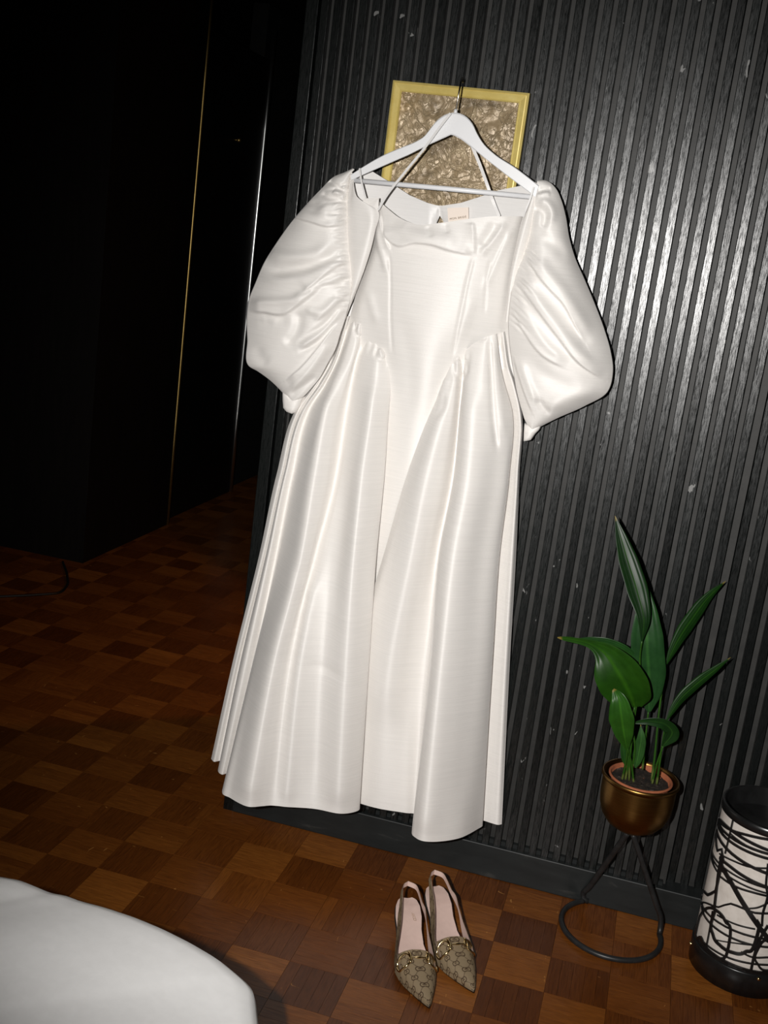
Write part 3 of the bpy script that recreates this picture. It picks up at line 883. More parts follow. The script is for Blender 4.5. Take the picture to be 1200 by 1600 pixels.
def ribbon(name, pts, w, mat_, parent, n=30, thick=0.0010):
    """flat tape along pts (u, v, d) of width w px"""
    P = smooth_path([at(*p) for p in pts], n)
    T_ = np.gradient(P, axis=0); T_ /= np.linalg.norm(T_, axis=1)[:, None]
    S = np.cross(T_, np.array([0, 1.0, 0])); S /= np.linalg.norm(S, axis=1)[:, None]
    hw = w / 600.0 / 2
    V = []
    for p, s in zip(P, S):
        V += [p + s * hw, p + s * hw + np.array([0, -thick, 0]), p - s * hw + np.array([0, -thick, 0]), p - s * hw]
    F = grid_faces(n, 4, True); F += [(3, 2, 1, 0), tuple(4 * (n - 1) + k for k in range(4))]
    return obj(name, V, F, mat_, parent, smooth=False)
ribbon('hanging_ribbon', [(704, 177, .126), (690, 195, .128), (666, 228, .127), (632, 270, .130), (600, 312, .130), (591, 328, .130)], 3.6, LIN, dress)
ribbon('hanging_ribbon', [(738, 229, .098), (750, 258, .098), (765, 299, .096), (770, 313, .085), (780, 338, .082)], 4.6, LIN, dress)
ribbon('hanging_ribbon', [(562, 263, .128), (565, 284, .128), (569, 300, .126), (572, 311, .124)], 2.6, LIN, dress)
ribbon('hanging_ribbon', [(834, 292, .122), (828, 312, .126), (821, 330, .126), (818, 339, .120)], 2.6, LIN, dress)

# ---------------------------------------------------------------- hanger
HD = 0.108
hang = root('clothes_hanger', 'white wooden clothes hanger holding the ivory dress in front of the framed picture', 'hanger', at(711, 176, HD))
up_l = [(548, 273), (565, 262), (600, 242), (628, 230), (650, 221), (663, 212.7), (671.5, 202), (682, 189), (695, 179.5), (711.6, 175.8)]
up_r = [(728, 182), (738.7, 194), (745, 207.5), (756, 225), (773, 241), (806, 262.5), (842, 290)]
lo_r = [(836, 309), (829.7, 302.6), (795, 276.6), (760, 249.5), (738.7, 232), (721, 218), (706, 210)]
lo_l = [(671.5, 225.7), (639, 242), (600, 259), (566, 274), (549, 282)]
top_c = smooth_path(up_l + up_r, 60)
low = lo_r + lo_l
n_low = np.array(low)
n = 60
lo_path = np.array([[np.interp(q, np.linspace(0, 1, len(low)), n_low[:, k]) for k in range(2)] for q in np.linspace(0, 1, n)])
# match lower edge to the upper edge by arc position
lo_rev = np.array((lo_r + lo_l)[::-1], float)
cum = np.concatenate([[0], np.cumsum(np.linalg.norm(np.diff(lo_rev, axis=0), axis=1))]); cum /= cum[-1]
lo_path = np.stack([np.interp(np.linspace(0, 1, n), cum, lo_rev[:, k]) for k in range(2)], 1)
V = []
for a, b in zip(top_c, lo_path):
    for t, dd in ((0, -.002), (0, .004), (.06, .0065), (.94, .0065), (1, .004), (1, -.002), (.94, -.005), (.06, -.005)):
        u, v_ = a * (1 - t) + b * t
        V.append(at(u, v_, HD + dd))
F = grid_faces(n, 8, True); F += [tuple(range(7, -1, -1)), tuple(8 * (n - 1) + k for k in range(8))]
hb_ = obj('shoulder_arms', V, F, M['hanger'], hang, smooth=False)
tv, tf = tube_vf([at(554, 282, HD), at(700, 295, HD), at(834, 308, HD)], 0.0062, 14); obj('trouser_bar', tv, tf, M['hanger'], hang)
hk = smooth_path([at(711.5, 180, HD), at(714.5, 160, HD), at(718, 140, HD), at(720, 129, HD - .012), at(721.5, 124, HD - .04), at(722.5, 122.5, HD - .072), at(723, 126, HD - .082), at(723.2, 130, HD - .083)], 40)
tv, tf = tube_vf(hk, 0.0022, 8); obj('hook', tv, tf, M['chrome'], hang)
tv, tf = tube_vf([at(711.5, 178, HD), at(712.3, 171, HD)], 0.0045, 12); obj('ferrule', tv, tf, M['hanger'], hang)

# nail in the wall that carries the hook
nl = root('wall_nail', 'small black wall hook above the gilt frame carrying the hanger', 'hook', at(723, 127, .0))
tv, tf = tube_vf([at(723.5, 127, -.02), at(723.5, 127, .028), at(723, 122, .034)], 0.003, 8); obj('nail_shank', tv, tf, M['dark_iron'], nl)

# ---------------------------------------------------------------- framed picture
FX0, FX1, FZ1, FZ0 = 0.1275, 0.4795, 2.126, 1.66
pic = root('framed_picture', 'gold textured abstract canvas in a yellow gilt frame behind the hanger', 'picture', ((FX0 + FX1) / 2, 0, FZ0))
fw = 0.0245
prof = [(0, 0.0), (0, -0.016), (0.0045, -0.019), (0.0060, -0.0165), (0.0085, -0.017), (0.020, -0.0115), (0.0225, -0.0125), (fw, -0.010), (fw, 0.0)]
corners = [(FX0, FZ0, 1, 1), (FX1, FZ0, -1, 1), (FX1, FZ1, -1, -1), (FX0, FZ1, 1, -1)]
for q in range(4):
    a, b = corners[q], corners[(q + 1) % 4]
    V = []
    for c in (a, b):
        for inset, y in prof: V.append((c[0] + c[2] * inset, y, c[1] + c[3] * inset))
    F = grid_faces(2, len(prof))
    obj('frame_rail', V, F, M['frame'], pic, smooth=False)
nx, nz = 90, 120
V = []
for i in range(nz):
    for j in range(nx):
        x = FX0 + fw - .002 + (FX1 - FX0 - 2 * fw + .004) * j / (nx - 1); z = FZ0 + fw - .002 + (FZ1 - FZ0 - 2 * fw + .004) * i / (nz - 1)
        h = noise.turbulence(Vector((x * 16, z * 16, 0.3)), 4, False) * 0.006 + abs(noise.noise(Vector((x * 40 + z * 20, z * 30, 2)))) * 0.004
        V.append((x, -0.0030 - abs(h), z))
obj('canvas', V, grid_faces(nz, nx), M['canvas'], pic)
V, F = box_vf(FX0 + .004, FX1 - .004, -0.001, 0.0, FZ0 + .004, FZ1 - .004); obj('backing_board', V, F, M['dark_iron'], pic, smooth=False)

# ---------------------------------------------------------------- bed
edge = [(-1.9, -1.40, .47), (-1.0, -1.36, .47), (-.45, -1.32, .485)]
for u, v_, z in ((0, 1372.5, .50), (40, 1379, .50), (73, 1392.5, .497), (90, 1400, .494), (112, 1402.5, .494), (132, 1411, .494), (172, 1421, .493), (220, 1437, .491), (264, 1455.5, .488), (308, 1477.5, .484), (348, 1501, .479), (381, 1528, .473), (399, 1545, .468)):
    edge.append(tuple(atz(u, v_, z)))
edge += [(0.492, -1.425, .468), (0.512, -1.49, .470), (0.535, -1.60, .474), (0.555, -1.9, .48), (0.56, -2.3, .48)]
edge += [(0.56, -3.1, .48), (-0.4, -3.15, .48), (-1.9, -3.15, .47), (-1.93, -2.2, .47)]
E_ = np.array(edge); E_ = np.vstack([E_, E_[:1]])
cum = np.concatenate([[0], np.cumsum(np.linalg.norm(np.diff(E_, axis=0), axis=1))])
ne = 900
# denser sampling near the visible corner
tq = np.linspace(0, cum[-1], ne, endpoint=False)
R0 = np.stack([np.interp(tq, cum, E_[:, k]) for k in range(3)], 1)
for _ in range(2): R0 = 0.25 * np.roll(R0, 1, 0) + 0.5 * R0 + 0.25 * np.roll(R0, -1, 0)
cen = np.array([-0.55, -2.25, 0.56])
bed = root('bed', 'corner of a bed under a plain white duvet in the foreground', 'bed', (-0.65, -2.2, 0))
tang = np.roll(R0, -1, 0) - np.roll(R0, 1, 0); tang[:, 2] = 0; tang /= np.linalg.norm(tang, axis=1)[:, None]
outw = np.stack([tang[:, 1], -tang[:, 0], 0 * tang[:, 0]], 1)
if (outw[5] @ (R0[5] - cen)) < 0: outw = -outw
rings = []
for zf, off in ((0.02, .012), (.25, .012), (.50, .010), (.75, .008), (.90, .005), (.96, .002), (1.0, -.004)):
    Q = R0 + outw * off; Q = Q.copy(); Q[:, 2] = 0.06 + (R0[:, 2] - 0.06) * zf
    w_ = np.array([noise.noise(Vector((p[0] * 5, p[1] * 5, zf * .6))) for p in Q])
    Q += outw * (w_ * 0.012 * (1 - zf))[:, None]
    rings.append(Q)
for s_, dz in ((.012, .010), (.03, .017), (.06, .024), (.10, .031), (.16, .038), (.25, .045), (.38, .05), (.55, .053), (.75, .055), (.95, .056)):
    Q = R0 + (cen - R0) * s_
    w_ = np.array([noise.noise(Vector((p[0] * 6 + p[1] * 2, p[1] * 9, 1.7))) for p in Q])
    Q[:, 2] = R0[:, 2] * (1 - s_) + 0.50 * s_ + dz + w_ * 0.010 * min(1, s_ * 12)
    rings.append(Q)
V = np.vstack(rings); F = grid_faces(len(rings), ne, True); F.append(tuple((len(rings) - 1) * ne + k for k in range(ne)))
obj('duvet', V, F, M['duvet'], bed)
V, F = box_vf(-1.86, 0.47, -3.08, -1.46, 0.0, 0.40); obj('bed_base', V, F, M['duvet'], bed, smooth=False)

# ---------------------------------------------------------------- slingback shoes
def g_mark(px, py, s):
    """distance-like mask of two facing letter-G rings centred at the origin, size s"""
    m_ = np.zeros_like(px, bool)
    for sx in (-1, 1):
        cx = sx * s * 0.42
        dx, dy = (px - cx) * sx, py
        r = np.hypot(dx, dy); a = np.arctan2(dy, -dx)
        ring = (abs(r - s * 0.52) < s * 0.13) & ~((abs(a - 0.15) < 0.55))
        bar = (abs(dy + s * .02) < s * .11) & (dx < 0) & (dx > -s * 0.60)
        bar &= dx < -s * .02
        m_ |= ring | bar
    return m_

def monogram(a, b, pitch=0.036):
    """a, b surface coordinates -> colours"""
    base = np.array([0.235, 0.175, 0.105]); dark = np.array([0.060, 0.035, 0.018])
    pw, ph = pitch, pitch * 1.15
    c = np.tile(base, (len(a), 1))
    mark = np.zeros(len(a), bool)
    for ox, oy in ((0, 0), (.5, .5)):
        x = (a / pw + ox + 0.5) % 1 - 0.5; y = (b / ph + oy + 0.5) % 1 - 0.5
        mark |= g_mark(x * pw, y * ph, 0.0096)
    # dotted diagonals
    for sgn in (1, -1):
        q = (a / pw + sgn * b / ph); dq = abs((q + 0.5) % 1 - 0.5) * pw * 0.62
        w_ = (a / pw - sgn * b / ph); dots = (w_ * 11) % 1 < 0.55
        mid = abs(((w_ % 1) - 0.5)) < 0.30
        mark |= (dq < 0.0010) & dots & mid
    c[mark] = dark
    tex = 0.92 + 0.16 * rng.random(len(a))
    return c * tex[:, None]

YW = [0, .008, .03, .06, .09, .12, .15, .18, .205, .225, .245, .262, .276, .284]
HWI = [.010, .021, .0280, .0300, .0275, .0295, .0365, .0405, .0370, .0305, .0220, .0138, .0066, .0012]
def wid(y): return np.interp(y, YW, HWI)
def shift(y, side):  # inner edge straighter than the outer edge
    return -0.011 * np.sin(np.pi * np.clip(y, 0, .284) / .284)
def bed_z(y): return np.interp(y, [0, .03, .06, .09, .12, .15, .18, .22, .284], [.056, .054, .048, .037, .024, .013, .007, .005, .006])
YT = 0.168
def shoe(label, toe, heel, side, group, stamp):
    """toe, heel: world xy (authoring) of the tip and the back of the heel seat"""
    toe = np.array(toe); heel = np.array(heel)
    ax = toe - heel; L = np.linalg.norm(ax); ax /= L; sc = L / 0.284
    px = np.array([ax[1], -ax[0]])                    # local +x: picture right when the toe points at the camera is negative x
    px = -px
    def W(P):
        P = np.asarray(P, float) * sc
        return np.stack([heel[0] + ax[0] * P[..., 1] + px[0] * P[..., 0], heel[1] + ax[1] * P[..., 1] + px[1] * P[..., 0], P[..., 2]], -1)
    base = np.array([*(heel + ax * L * .5), 0.0])
    r = root('slingback_shoe', label, 'shoe', base, group)
    # insole
    ys = np.linspace(0.001, .262, 60); V = []
    for y in ys:
        w_ = wid(y) * (0.95 if y < .12 else .93); s_ = shift(y, side)
        for t in np.linspace(-1, 1, 11): V.append((s_ + w_ * t, y, bed_z(y) + .004 + .002 * t * t))
    ins = obj('insole', W(V), grid_faces(60, 11), M['pink'], r)
    # sole
    V = []
    for y in np.linspace(0, .284, 60):
        w_ = wid(y); s_ = shift(y, side); z = bed_z(y)
        for x, dz in ((-w_, .0015), (-w_ * 1.02, 0), (-w_ * .96, -.005), (w_ * .96, -.005), (w_ * 1.02, 0), (w_, .0015)):
            V.append((s_ + x, y, max(0.0, z + dz)))
    F = grid_faces(60, 6, True); F += [tuple(range(5, -1, -1)), tuple(59 * 6 + k for k in range(6))]
    obj('sole', W(V), F, M['sole'], r)
    # heel
    V, H = [], []
    for t in np.linspace(0, 1, 12):
        z = .047 * (1 - t); w_ = np.interp(t, [0, .3, 1], [.026, .013, .0075]); l_ = np.interp(t, [0, .3, 1], [.024, .012, .008]); cy = np.interp(t, [0, .4, 1], [.026, .020, .018])
        for k in range(16):
            a = 2 * math.pi * k / 16; V.append((w_ * math.cos(a), cy + l_ * math.sin(a), z))
    F = grid_faces(12, 16, True); F.append(tuple(11 * 16 + k for k in range(16)))
    obj('heel', W(V), F, M['heel'], r)
    # vamp
    ny, nt = 190, 220
    V, A_, B_ = [], [], []
    for i in range(ny):
        t0 = i / (ny - 1)
        for k in range(nt):
            th = math.pi * k / (nt - 1)
            c_, s__ = math.cos(th), math.sin(th)
            y0 = YT - 0.012 * abs(c_)**5                    # square throat with rounded corners
            y = y0 + (.284 - y0) * t0
            w_ = wid(y) * 1.03; h = np.interp(y, [.15, .17, .20, .24, .27, .284], [.044, .043, .036, .024, .013, .006])
            x = shift(y, side) + w_ * np.sign(c_) * abs(c_)**0.8
            z = bed_z(y) - .002 + h * s__**0.75
            V.append((x, y, z)); A_.append((th - math.pi / 2) * max(w_, .012) * 1.05); B_.append(y)
    colr = monogram(np.array(A_) * sc, np.array(B_) * sc - 0.004)
    obj('vamp', W(V), grid_faces(ny, nt), M['mono'], r, color=colr)
    # lining just under the vamp edge
    V = []
    for i in range(10):
        for k in range(40):
            th = math.pi * k / 39; c_, s__ = math.cos(th), math.sin(th)
            y = YT - 0.012 * abs(c_)**5 + 0.0003 + .05 * i / 9; w_ = wid(y) * 0.99
            h = np.interp(y, [.15, .17, .20, .24], [.0425, .0415, .034, .022])
            V.append((shift(y, side) + w_ * np.sign(c_) * abs(c_)**.8, y, bed_z(y) - .002 + h * s__**.75))
    obj('vamp_lining', W(V), grid_faces(10, 40), M['pink'], r)
    # quarters running into the sling strap: one band each side, joined round the heel
    zt = .090
    def band(sgn, deep):
        yl = np.array([.200, .165, .13, .10, .07, .045, .02, .000, -.012])
        xo = np.array([wid(.200) * 1.02, wid(.165) * 1.03, wid(.13) * 1.06, wid(.10) * 1.02, .0255, .0215, .0185, .0150, .000]) if deep else \
            np.array([wid(.200) * 1.02, wid(.165) * 1.03, wid(.13) * 1.16, wid(.10) * 1.22, .0335, .0290, .0235, .0165, .000])
        lowz = np.array([bed_z(.2) - .002, bed_z(.165) - .002, bed_z(.13) + (0.0 if deep else .010), bed_z(.10) + (.010 if deep else .026), .060 if deep else .064, .068, .076, .081, .0825])
        hiz = np.array([bed_z(.2) + .022, bed_z(.165) + .030, bed_z(.13) + .034, bed_z(.10) + .036, .080, .080, .0875, .0925, .094])
        P0 = np.stack([sgn * xo + shift(yl, side), yl, lowz], 1); P1 = np.stack([sgn * xo * (np.array([.985, .97, .86, .78, .74, .74, .78, .86, 1]) if deep else .985) + shift(yl, side), yl, hiz], 1)
        n_ = 120; q = np.linspace(0, len(yl) - 1, n_)
        A0 = crom(P0, q); A1 = crom(P1, q); m__ = 26
        G = A0[:, None] * (1 - np.linspace(0, 1, m__))[None, :, None] + A1[:, None] * np.linspace(0, 1, m__)[None, :, None]
        arc = np.concatenate([[0], np.cumsum(np.linalg.norm(np.diff(A1, axis=0), axis=1))])
        aa = np.repeat(arc, m__); bb = np.tile(np.linspace(0, .026, m__), n_) if deep else np.tile(np.linspace(-.006, .014, m__), n_)
        colr = monogram(bb * sc + .004, aa * sc + .006)
        o1 = obj('sling_strap', W(G.reshape(-1, 3)), grid_faces(n_, m__), M['mono'], r, color=colr)
        G2 = G.copy(); cx = shift(G2[..., 1], side)
        G2[..., 0] = cx + (G2[..., 0] - cx) * .965
        G2[..., 1] += np.where(G2[..., 1] < 0.01, .0012, 0)
        obj('strap_lining', W(G2.reshape(-1, 3)), grid_faces(n_, m__), M['pink'], o1)
    band(-1 if side > 0 else -1, True)
    band(1, False)
    # horse-bit hardware on the vamp
    def vp(x, y, lift=.004):
        w_ = wid(y) * 1.03; h = np.interp(y, [.15, .17, .20, .24], [.044, .043, .036, .024])
        q = np.clip((x - shift(y, side)) / w_, -.98, .98); c_ = np.sign(q) * abs(q)**(1 / .8); s__ = math.sqrt(1 - c_ * c_)
        return np.array([x, y, bed_z(y) - .002 + h * s__**.75 + lift])
    hw = []
    yb = .190; cx = shift(yb, side)
    bit = None
    bar = [vp(cx + t, yb, .005) for t in np.linspace(-.022, .022, 15)]
    tv, tf = tube_vf(W(bar), [.0018 + .0012 * (abs(k - 7) < 2) for k in range(15)], 8); bit = obj('horsebit_bar', tv, tf, M['gold'], r)
    for sgn in (-1, 1):
        xc = cx + sgn * .029
        ring = [vp(xc + .0125 * math.cos(a), yb + .0135 * math.sin(a), .005) for a in np.linspace(0, 2 * math.pi, 28, endpoint=False)]
        tv, tf = tube_vf(W(ring), .0026, 8, closed=True); obj('horsebit_ring', tv, tf, M['gold'], r)
        pin = [vp(xc - sgn * .010 + .003 * math.sin(t), yb - .012 + .024 * t / 3.1, .008) for t in np.linspace(0, 3.1, 8)]
        tv, tf = tube_vf(W(pin), .0026, 8); obj('horsebit_link', tv, tf, M['gold'], r)
    if stamp:
        e_y = np.array([*(-ax), 0]); e_x = np.array([*px, 0])
        p0 = W(np.array([[0.004, .060, bed_z(.06) + .0065]]))[0]
        text_on('insole_stamp', 'GUCCI', p0, tuple(-e_y), tuple(e_x), 0.0105, M['stamp'], ins)
    return r
def fxy(u, v_, z): return atz(u, v_, z)[:2]
shoe('monogram slingback kitten-heel shoe standing nearer the bed, toe furthest forward', fxy(671, 1573, .006), fxy(635, 1410, .058), -1, 'pair of slingback shoes', True)
shoe('monogram slingback kitten-heel shoe of the pair standing nearer the plant stand', fxy(741, 1549, .006), fxy(677, 1392, .058), -1, 'pair of slingback shoes', False)

# ---------------------------------------------------------------- plant stand, pot and plant
PC = np.array([1.052, -0.122])
zr = at(993, 1210, -PC[1])[2]                 # rim height
pot_r = 0.098
stand = root('plant_stand', 'black bent-rod plant stand with an open floor ring carrying the bronze planter', 'plant stand', (PC[0], PC[1], 0))
zb = zr - 0.158
ringc = []
for a in np.linspace(math.radians(128), math.radians(375), 46):
    ringc.append((PC[0] + .134 * math.cos(a) + .0, PC[1] + .004 + .134 * math.sin(a), .0075))
topc = np.array([PC[0], PC[1], zb - .009])
footA = np.array([ringc[0][0] - .004, ringc[0][1] + .006, .020]); startA = topc + np.array([-.004, .004, 0])
legA = [startA + (footA - startA) * t for t in np.linspace(0, 1, 8)] + [np.array([ringc[0][0] + .001, ringc[0][1] + .003, .009]), np.array(ringc[0]) + np.array([0.012, 0.004, 0])]
footB = np.array([ringc[-1][0] - .004, ringc[-1][1] + .012, .050]); startB = topc + np.array([.008, .002, 0])
legB = [np.array(ringc[-1]), np.array([ringc[-1][0], ringc[-1][1] + .008, .018])] + [footB + (startB - footB) * t for t in np.linspace(0, 1, 8)]
tv, tf = tube_vf(smooth_path(legA, 30), .0085, 10); obj('leg', tv, tf, M['dark_iron'], stand)
tv, tf = tube_vf(smooth_path(legB, 30), .0075, 10); obj('leg', tv, tf, M['dark_iron'], stand)
tv, tf = tube_vf(smooth_path(ringc, 90), .0075, 10); obj('floor_ring', tv, tf, M['dark_iron'], stand)
tv, tf = lathe_vf([(.0005, zb - .006), (.018, zb - .006), (.020, zb - .002), (.016, zb + .001), (.0005, zb + .001)], (PC[0], PC[1], 0), 24); obj('pot_seat', tv, tf, M['dark_iron'], stand)

pot = root('planter', 'bronze bowl-shaped planter on the black bent-rod stand', 'planter', (PC[0], PC[1], zb))
pp = [(0.0, .002), (.020, .0022), (.045, .009), (.068, .024), (.084, .046), (.0925, .072), (.0955, .100), (.0958, .132), (.0958, .140)]
tv, tf = lathe_vf([(r_, zb + z_) for r_, z_ in pp], (PC[0], PC[1], 0)); obj('bowl', tv, tf, M['potbrass'], pot)
rp = [(.0958, .138), (.0945, .142), (.0960, .146), (.0995, .1475), (.1015, .151), (.1010, .156), (.098, .1585), (.094, .157), (.0915, .150), (.0900, .130), (.0880, .110)]
tv, tf = lathe_vf([(r_, zb + z_) for r_, z_ in rp], (PC[0], PC[1], 0)); obj('rim', tv, tf, M['potbrass'], pot)

plant = root('potted_aspidistra', 'dark green broad-leaved plant in a terracotta pot set inside the bronze planter', 'plant', (PC[0], PC[1], zb + .02))
tp = [(.055, .02), (.074, .146), (.079, .148), (.083, .152), (.083, .1545), (.079, .1565), (.0765, .154), (.0755, .140)]
tv, tf = lathe_vf([(r_, zb + z_) for r_, z_ in tp], (PC[0], PC[1], 0)); obj('terracotta_pot', tv, tf, M['terracotta'], plant)
V = [(PC[0], PC[1], zb + .146)]; F = []
for i in range(1, 14):
    for k in range(40):
        a = 2 * math.pi * k / 40; r_ = .0765 * i / 13; x, y = PC[0] + r_ * math.cos(a), PC[1] + r_ * math.sin(a)
        V.append((x, y, zb + .144 + .005 * noise.noise(Vector((x * 60, y * 60, 0))) + .003 * noise.noise(Vector((x * 160, y * 160, 5)))))
for k in range(40): F.append((0, 1 + k, 1 + (k + 1) % 40))
for i in range(12):
    for k in range(40):
        a, b = 1 + i * 40, 1 + (i + 1) * 40; F.append((a + k, b + k, b + (k + 1) % 40, a + (k + 1) % 40))
obj('soil', V, F, M['soil'], plant)
DP = -PC[1]
def leaf(mid, hw, wprof, cup, tone, side=(1, 1), tilt=0.0, rib=True):
    """mid: list of (u, v, d) from base to tip; hw half width in px; side scales for each half"""
    n_ = 44; m_ = 15
    P = smooth_path([at(*p) for p in mid], n_)
    T_ = np.gradient(P, axis=0); T_ /= np.linalg.norm(T_, axis=1)[:, None]
    V_ = P - CAM; V_ /= np.linalg.norm(V_, axis=1)[:, None]
    S = np.cross(T_, np.array([0, 1.0, 0.15])); S /= np.linalg.norm(S, axis=1)[:, None]
    Nn = np.cross(S, T_)
    t = np.linspace(0, 1, n_)
    W_ = np.interp(t, [p[0] for p in wprof], [p[1] for p in wprof]) * hw / 590.0
    for _ in range(3): W_[1:-1] = .25 * W_[:-2] + .5 * W_[1:-1] + .25 * W_[2:]
    V, C = [], []
    for i in range(n_):
        for k in range(m_):
            q = 2 * k / (m_ - 1) - 1
            sd = side[0] if q < 0 else side[1]
            w_ = W_[i] * sd
            rip = .0012 * math.sin(q * 17) * (1 if rib else 0)
            p = P[i] + S[i] * (q * w_ * math.cos(tilt)) + Nn[i] * (-cup * w_ * abs(q)**1.6 + rip * min(1, W_[i] * 60) + q * w_ * math.sin(tilt))
            V.append(p)
            c = np.array(tone) * (1.0 + .10 * math.sin(q * 40)); 
            if abs(q) < .1 and rib: c = c * 1.5 + np.array([.012, .03, .0])
            if i > n_ - 3: c = np.array([.30, .22, .05])
            C.append(c)
    o = obj('leaf', V, grid_faces(n_, m_), M['leaf'], plant, color=np.array(C))
    return o
def stem(pts, r0=.0032, r1=.0022, tone=(.035, .12, .012)):
    P = smooth_path([at(*p) for p in pts], 24)
    tv, tf = tube_vf(P, np.linspace(r0, r1, 24), 8)
    c = np.tile(np.array(tone), (len(tv), 1)); c[:24] = (.16, .20, .05)
    obj('petiole', tv, tf, M['leaf'], plant, color=c)
DK, MD, BR = (.012, .052, .008), (.018, .080, .012), (.030, .120, .012)
WP = [(0, .08), (.15, .55), (.4, 1.0), (.65, .92), (.85, .5), (.96, .15), (1, .02)]
WP2 = [(0, .12), (.12, .7), (.3, 1.0), (.6, .95), (.8, .6), (.93, .2), (1, .02)]
leaf([(1014, 1112, DP), (1014, 1060, DP + .02), (1011, 1005, DP + .035), (1010, 955, DP + .025), (1010, 907, DP - .005)], 25, WP2, -.25, (.022, .082, .022))
leaf([(1003, 1002, DP + .07), (1006, 968, DP + .078), (996, 925, DP + .070), (979, 870, DP + .055), (968, 832, DP + .045), (961, 806, DP + .035)], 15.5, WP, -.3, (.008, .036, .007))
leaf([(1040, 1040, DP - .02), (1058, 1003, DP - .03), (1082, 966, DP - .045), (1108, 932, DP - .06), (1134, 908, DP - .075)], 14, WP, -.3, DK, tilt=-.5)
leaf([(1040, 1128, DP + .01), (1062, 1094, DP), (1092, 1066, DP - .015), (1118, 1046, DP - .03), (1142, 1027, DP - .04)], 10, WP, -.3, DK, tilt=-.3)
leaf([(992, 1104, DP + .05), (982, 1080, DP + .085), (964, 1048, DP + .105), (944, 1020, DP + .100), (922, 1006, DP + .085), (898, 1000, DP + .07), (871, 996, DP + .055)], 37, [(0, .30), (.12, .80), (.3, 1.0), (.45, .92), (.58, .52), (.68, .20), (.8, .13), (.95, .10), (1, .02)], .22, (.020, .085, .006))
leaf([(980, 1172, DP + .05), (974, 1140, DP + .085), (970, 1112, DP + .105), (966, 1090, DP + .105), (958, 1076, DP + .095)], 19, [(0, .1), (.3, .7), (.6, 1), (.8, .75), (.93, .4), (1, .05)], .2, BR)
leaf([(1006, 1052, DP + .01), (988, 1026, DP + .02), (960, 1009, DP + .03), (930, 1001, DP + .035), (900, 998, DP + .03)], 10, WP, -.2, (.018, .075, .014), tilt=.3)
leaf([(1036, 1166, DP + .02), (1050, 1143, DP + .035), (1038, 1131, DP + .05), (1014, 1127, DP + .058), (988, 1130, DP + .06)], 11, [(0, .2), (.2, 1), (.45, .9), (.7, .6), (.9, .3), (1, .03)], .2, (.012, .05, .010))
leaf([(993, 1200, DP + .02), (999, 1172, DP + .026), (1002, 1152, DP + .03), (1001, 1132, DP + .025)], 8.5, WP2, -.15, (.03, .10, .022))
leaf([(977, 1196, DP + .01), (974, 1170, DP + .015), (973, 1150, DP + .015)], 5, WP2, -.1, MD)
for pts in ([(990, 1222, DP + .015), (986, 1190, DP + .03), (981, 1170, DP + .05)],
            [(972, 1219, DP + .01), (978, 1190, DP + .035), (983, 1150, DP + .05), (992, 1104, DP + .05)],
            [(977, 1220, DP + .012), (983, 1180, DP + .03), (986, 1130, DP + .02), (1006, 1052, DP + .01)],
            [(983, 1221, DP + .012), (984, 1190, DP + .03), (990, 1130, DP + .04), (1000, 1060, DP + .05), (1000, 1024, DP + .055), (1003, 1002, DP + .07)],
            [(1004, 1202, DP - .01), (1008, 1160, DP), (1013, 1112, DP)],
            [(1019, 1224, DP + .01), (1026, 1195, DP + .01), (1036, 1166, DP + .02)],
            [(1018, 1220, DP + .005), (1022, 1190, DP), (1030, 1110, DP - .01), (1040, 1040, DP - .02)],
            [(1026, 1225, DP + .01), (1031, 1190, DP + .01), (1040, 1128, DP + .01)],
            [(988, 1200, DP + .014), (992, 1170, DP + .03), (988, 1132, DP + .035)]):
    stem(pts)
for k in range(26):
    a, r_ = random.uniform(0, 6.28), .068 * math.sqrt(random.random())
    x, y = PC[0] + r_ * math.cos(a), PC[1] + r_ * math.sin(a); s_ = random.uniform(.002, .0045)
    V, F = [], []
    for q in range(6):
        V.append((x + random.uniform(-s_, s_), y + random.uniform(-s_, s_), zb + .148 + random.uniform(-s_, s_) * .6))
    F = [(0, 1, 2), (0, 2, 3), (0, 3, 4), (1, 2, 5), (2, 3, 5), (3, 4, 5), (0, 4, 1), (1, 4, 5)]
    obj('soil_chip', V, F, M['terracotta'] if k < 4 else M['soil'], plant, smooth=False)

# ---------------------------------------------------------------- table lamp standing on the floor
LC = np.array([1.388, -0.128]); LR = 0.128
ltop = 0.462
lamp = root('cylinder_lamp', 'white cylinder floor lamp wrapped in black scribbled lines beside the plant stand', 'lamp', (LC[0], LC[1], 0))
LR1 = LR * 0.985
tv, tf = lathe_vf([(LR1 - .003, .064), (LR1 - .003, ltop - .018)], (*LC, 0), 96); obj('parchment_drum', tv, tf, M['lampwhite'], lamp)
bp = [(LR - .012, .0), (LR, .002), (LR + .001, .066), (LR - .001, .069), (LR - .010, .070)]
tv, tf = lathe_vf(bp, (*LC, 0), 96); obj('base_ring', tv, tf, M['lampblack'], lamp)
tpf = [(LR1 - .003, ltop - .022), (LR1 + .001, ltop - .021), (LR1 + .001, ltop - .001), (LR1 - .001, ltop), (LR1 - .006, ltop), (LR1 - .007, ltop - .002), (LR1 - .007, ltop - .05)]
tv, tf = lathe_vf(tpf, (*LC, 0), 96); obj('top_ring', tv, tf, M['lampblack'], lamp)
tv, tf = lathe_vf([(.0005, ltop - .05), (LR1 - .006, ltop - .05)], (*LC, 0), 64); obj('inner_plate', tv, tf, M['lampblack'], lamp)
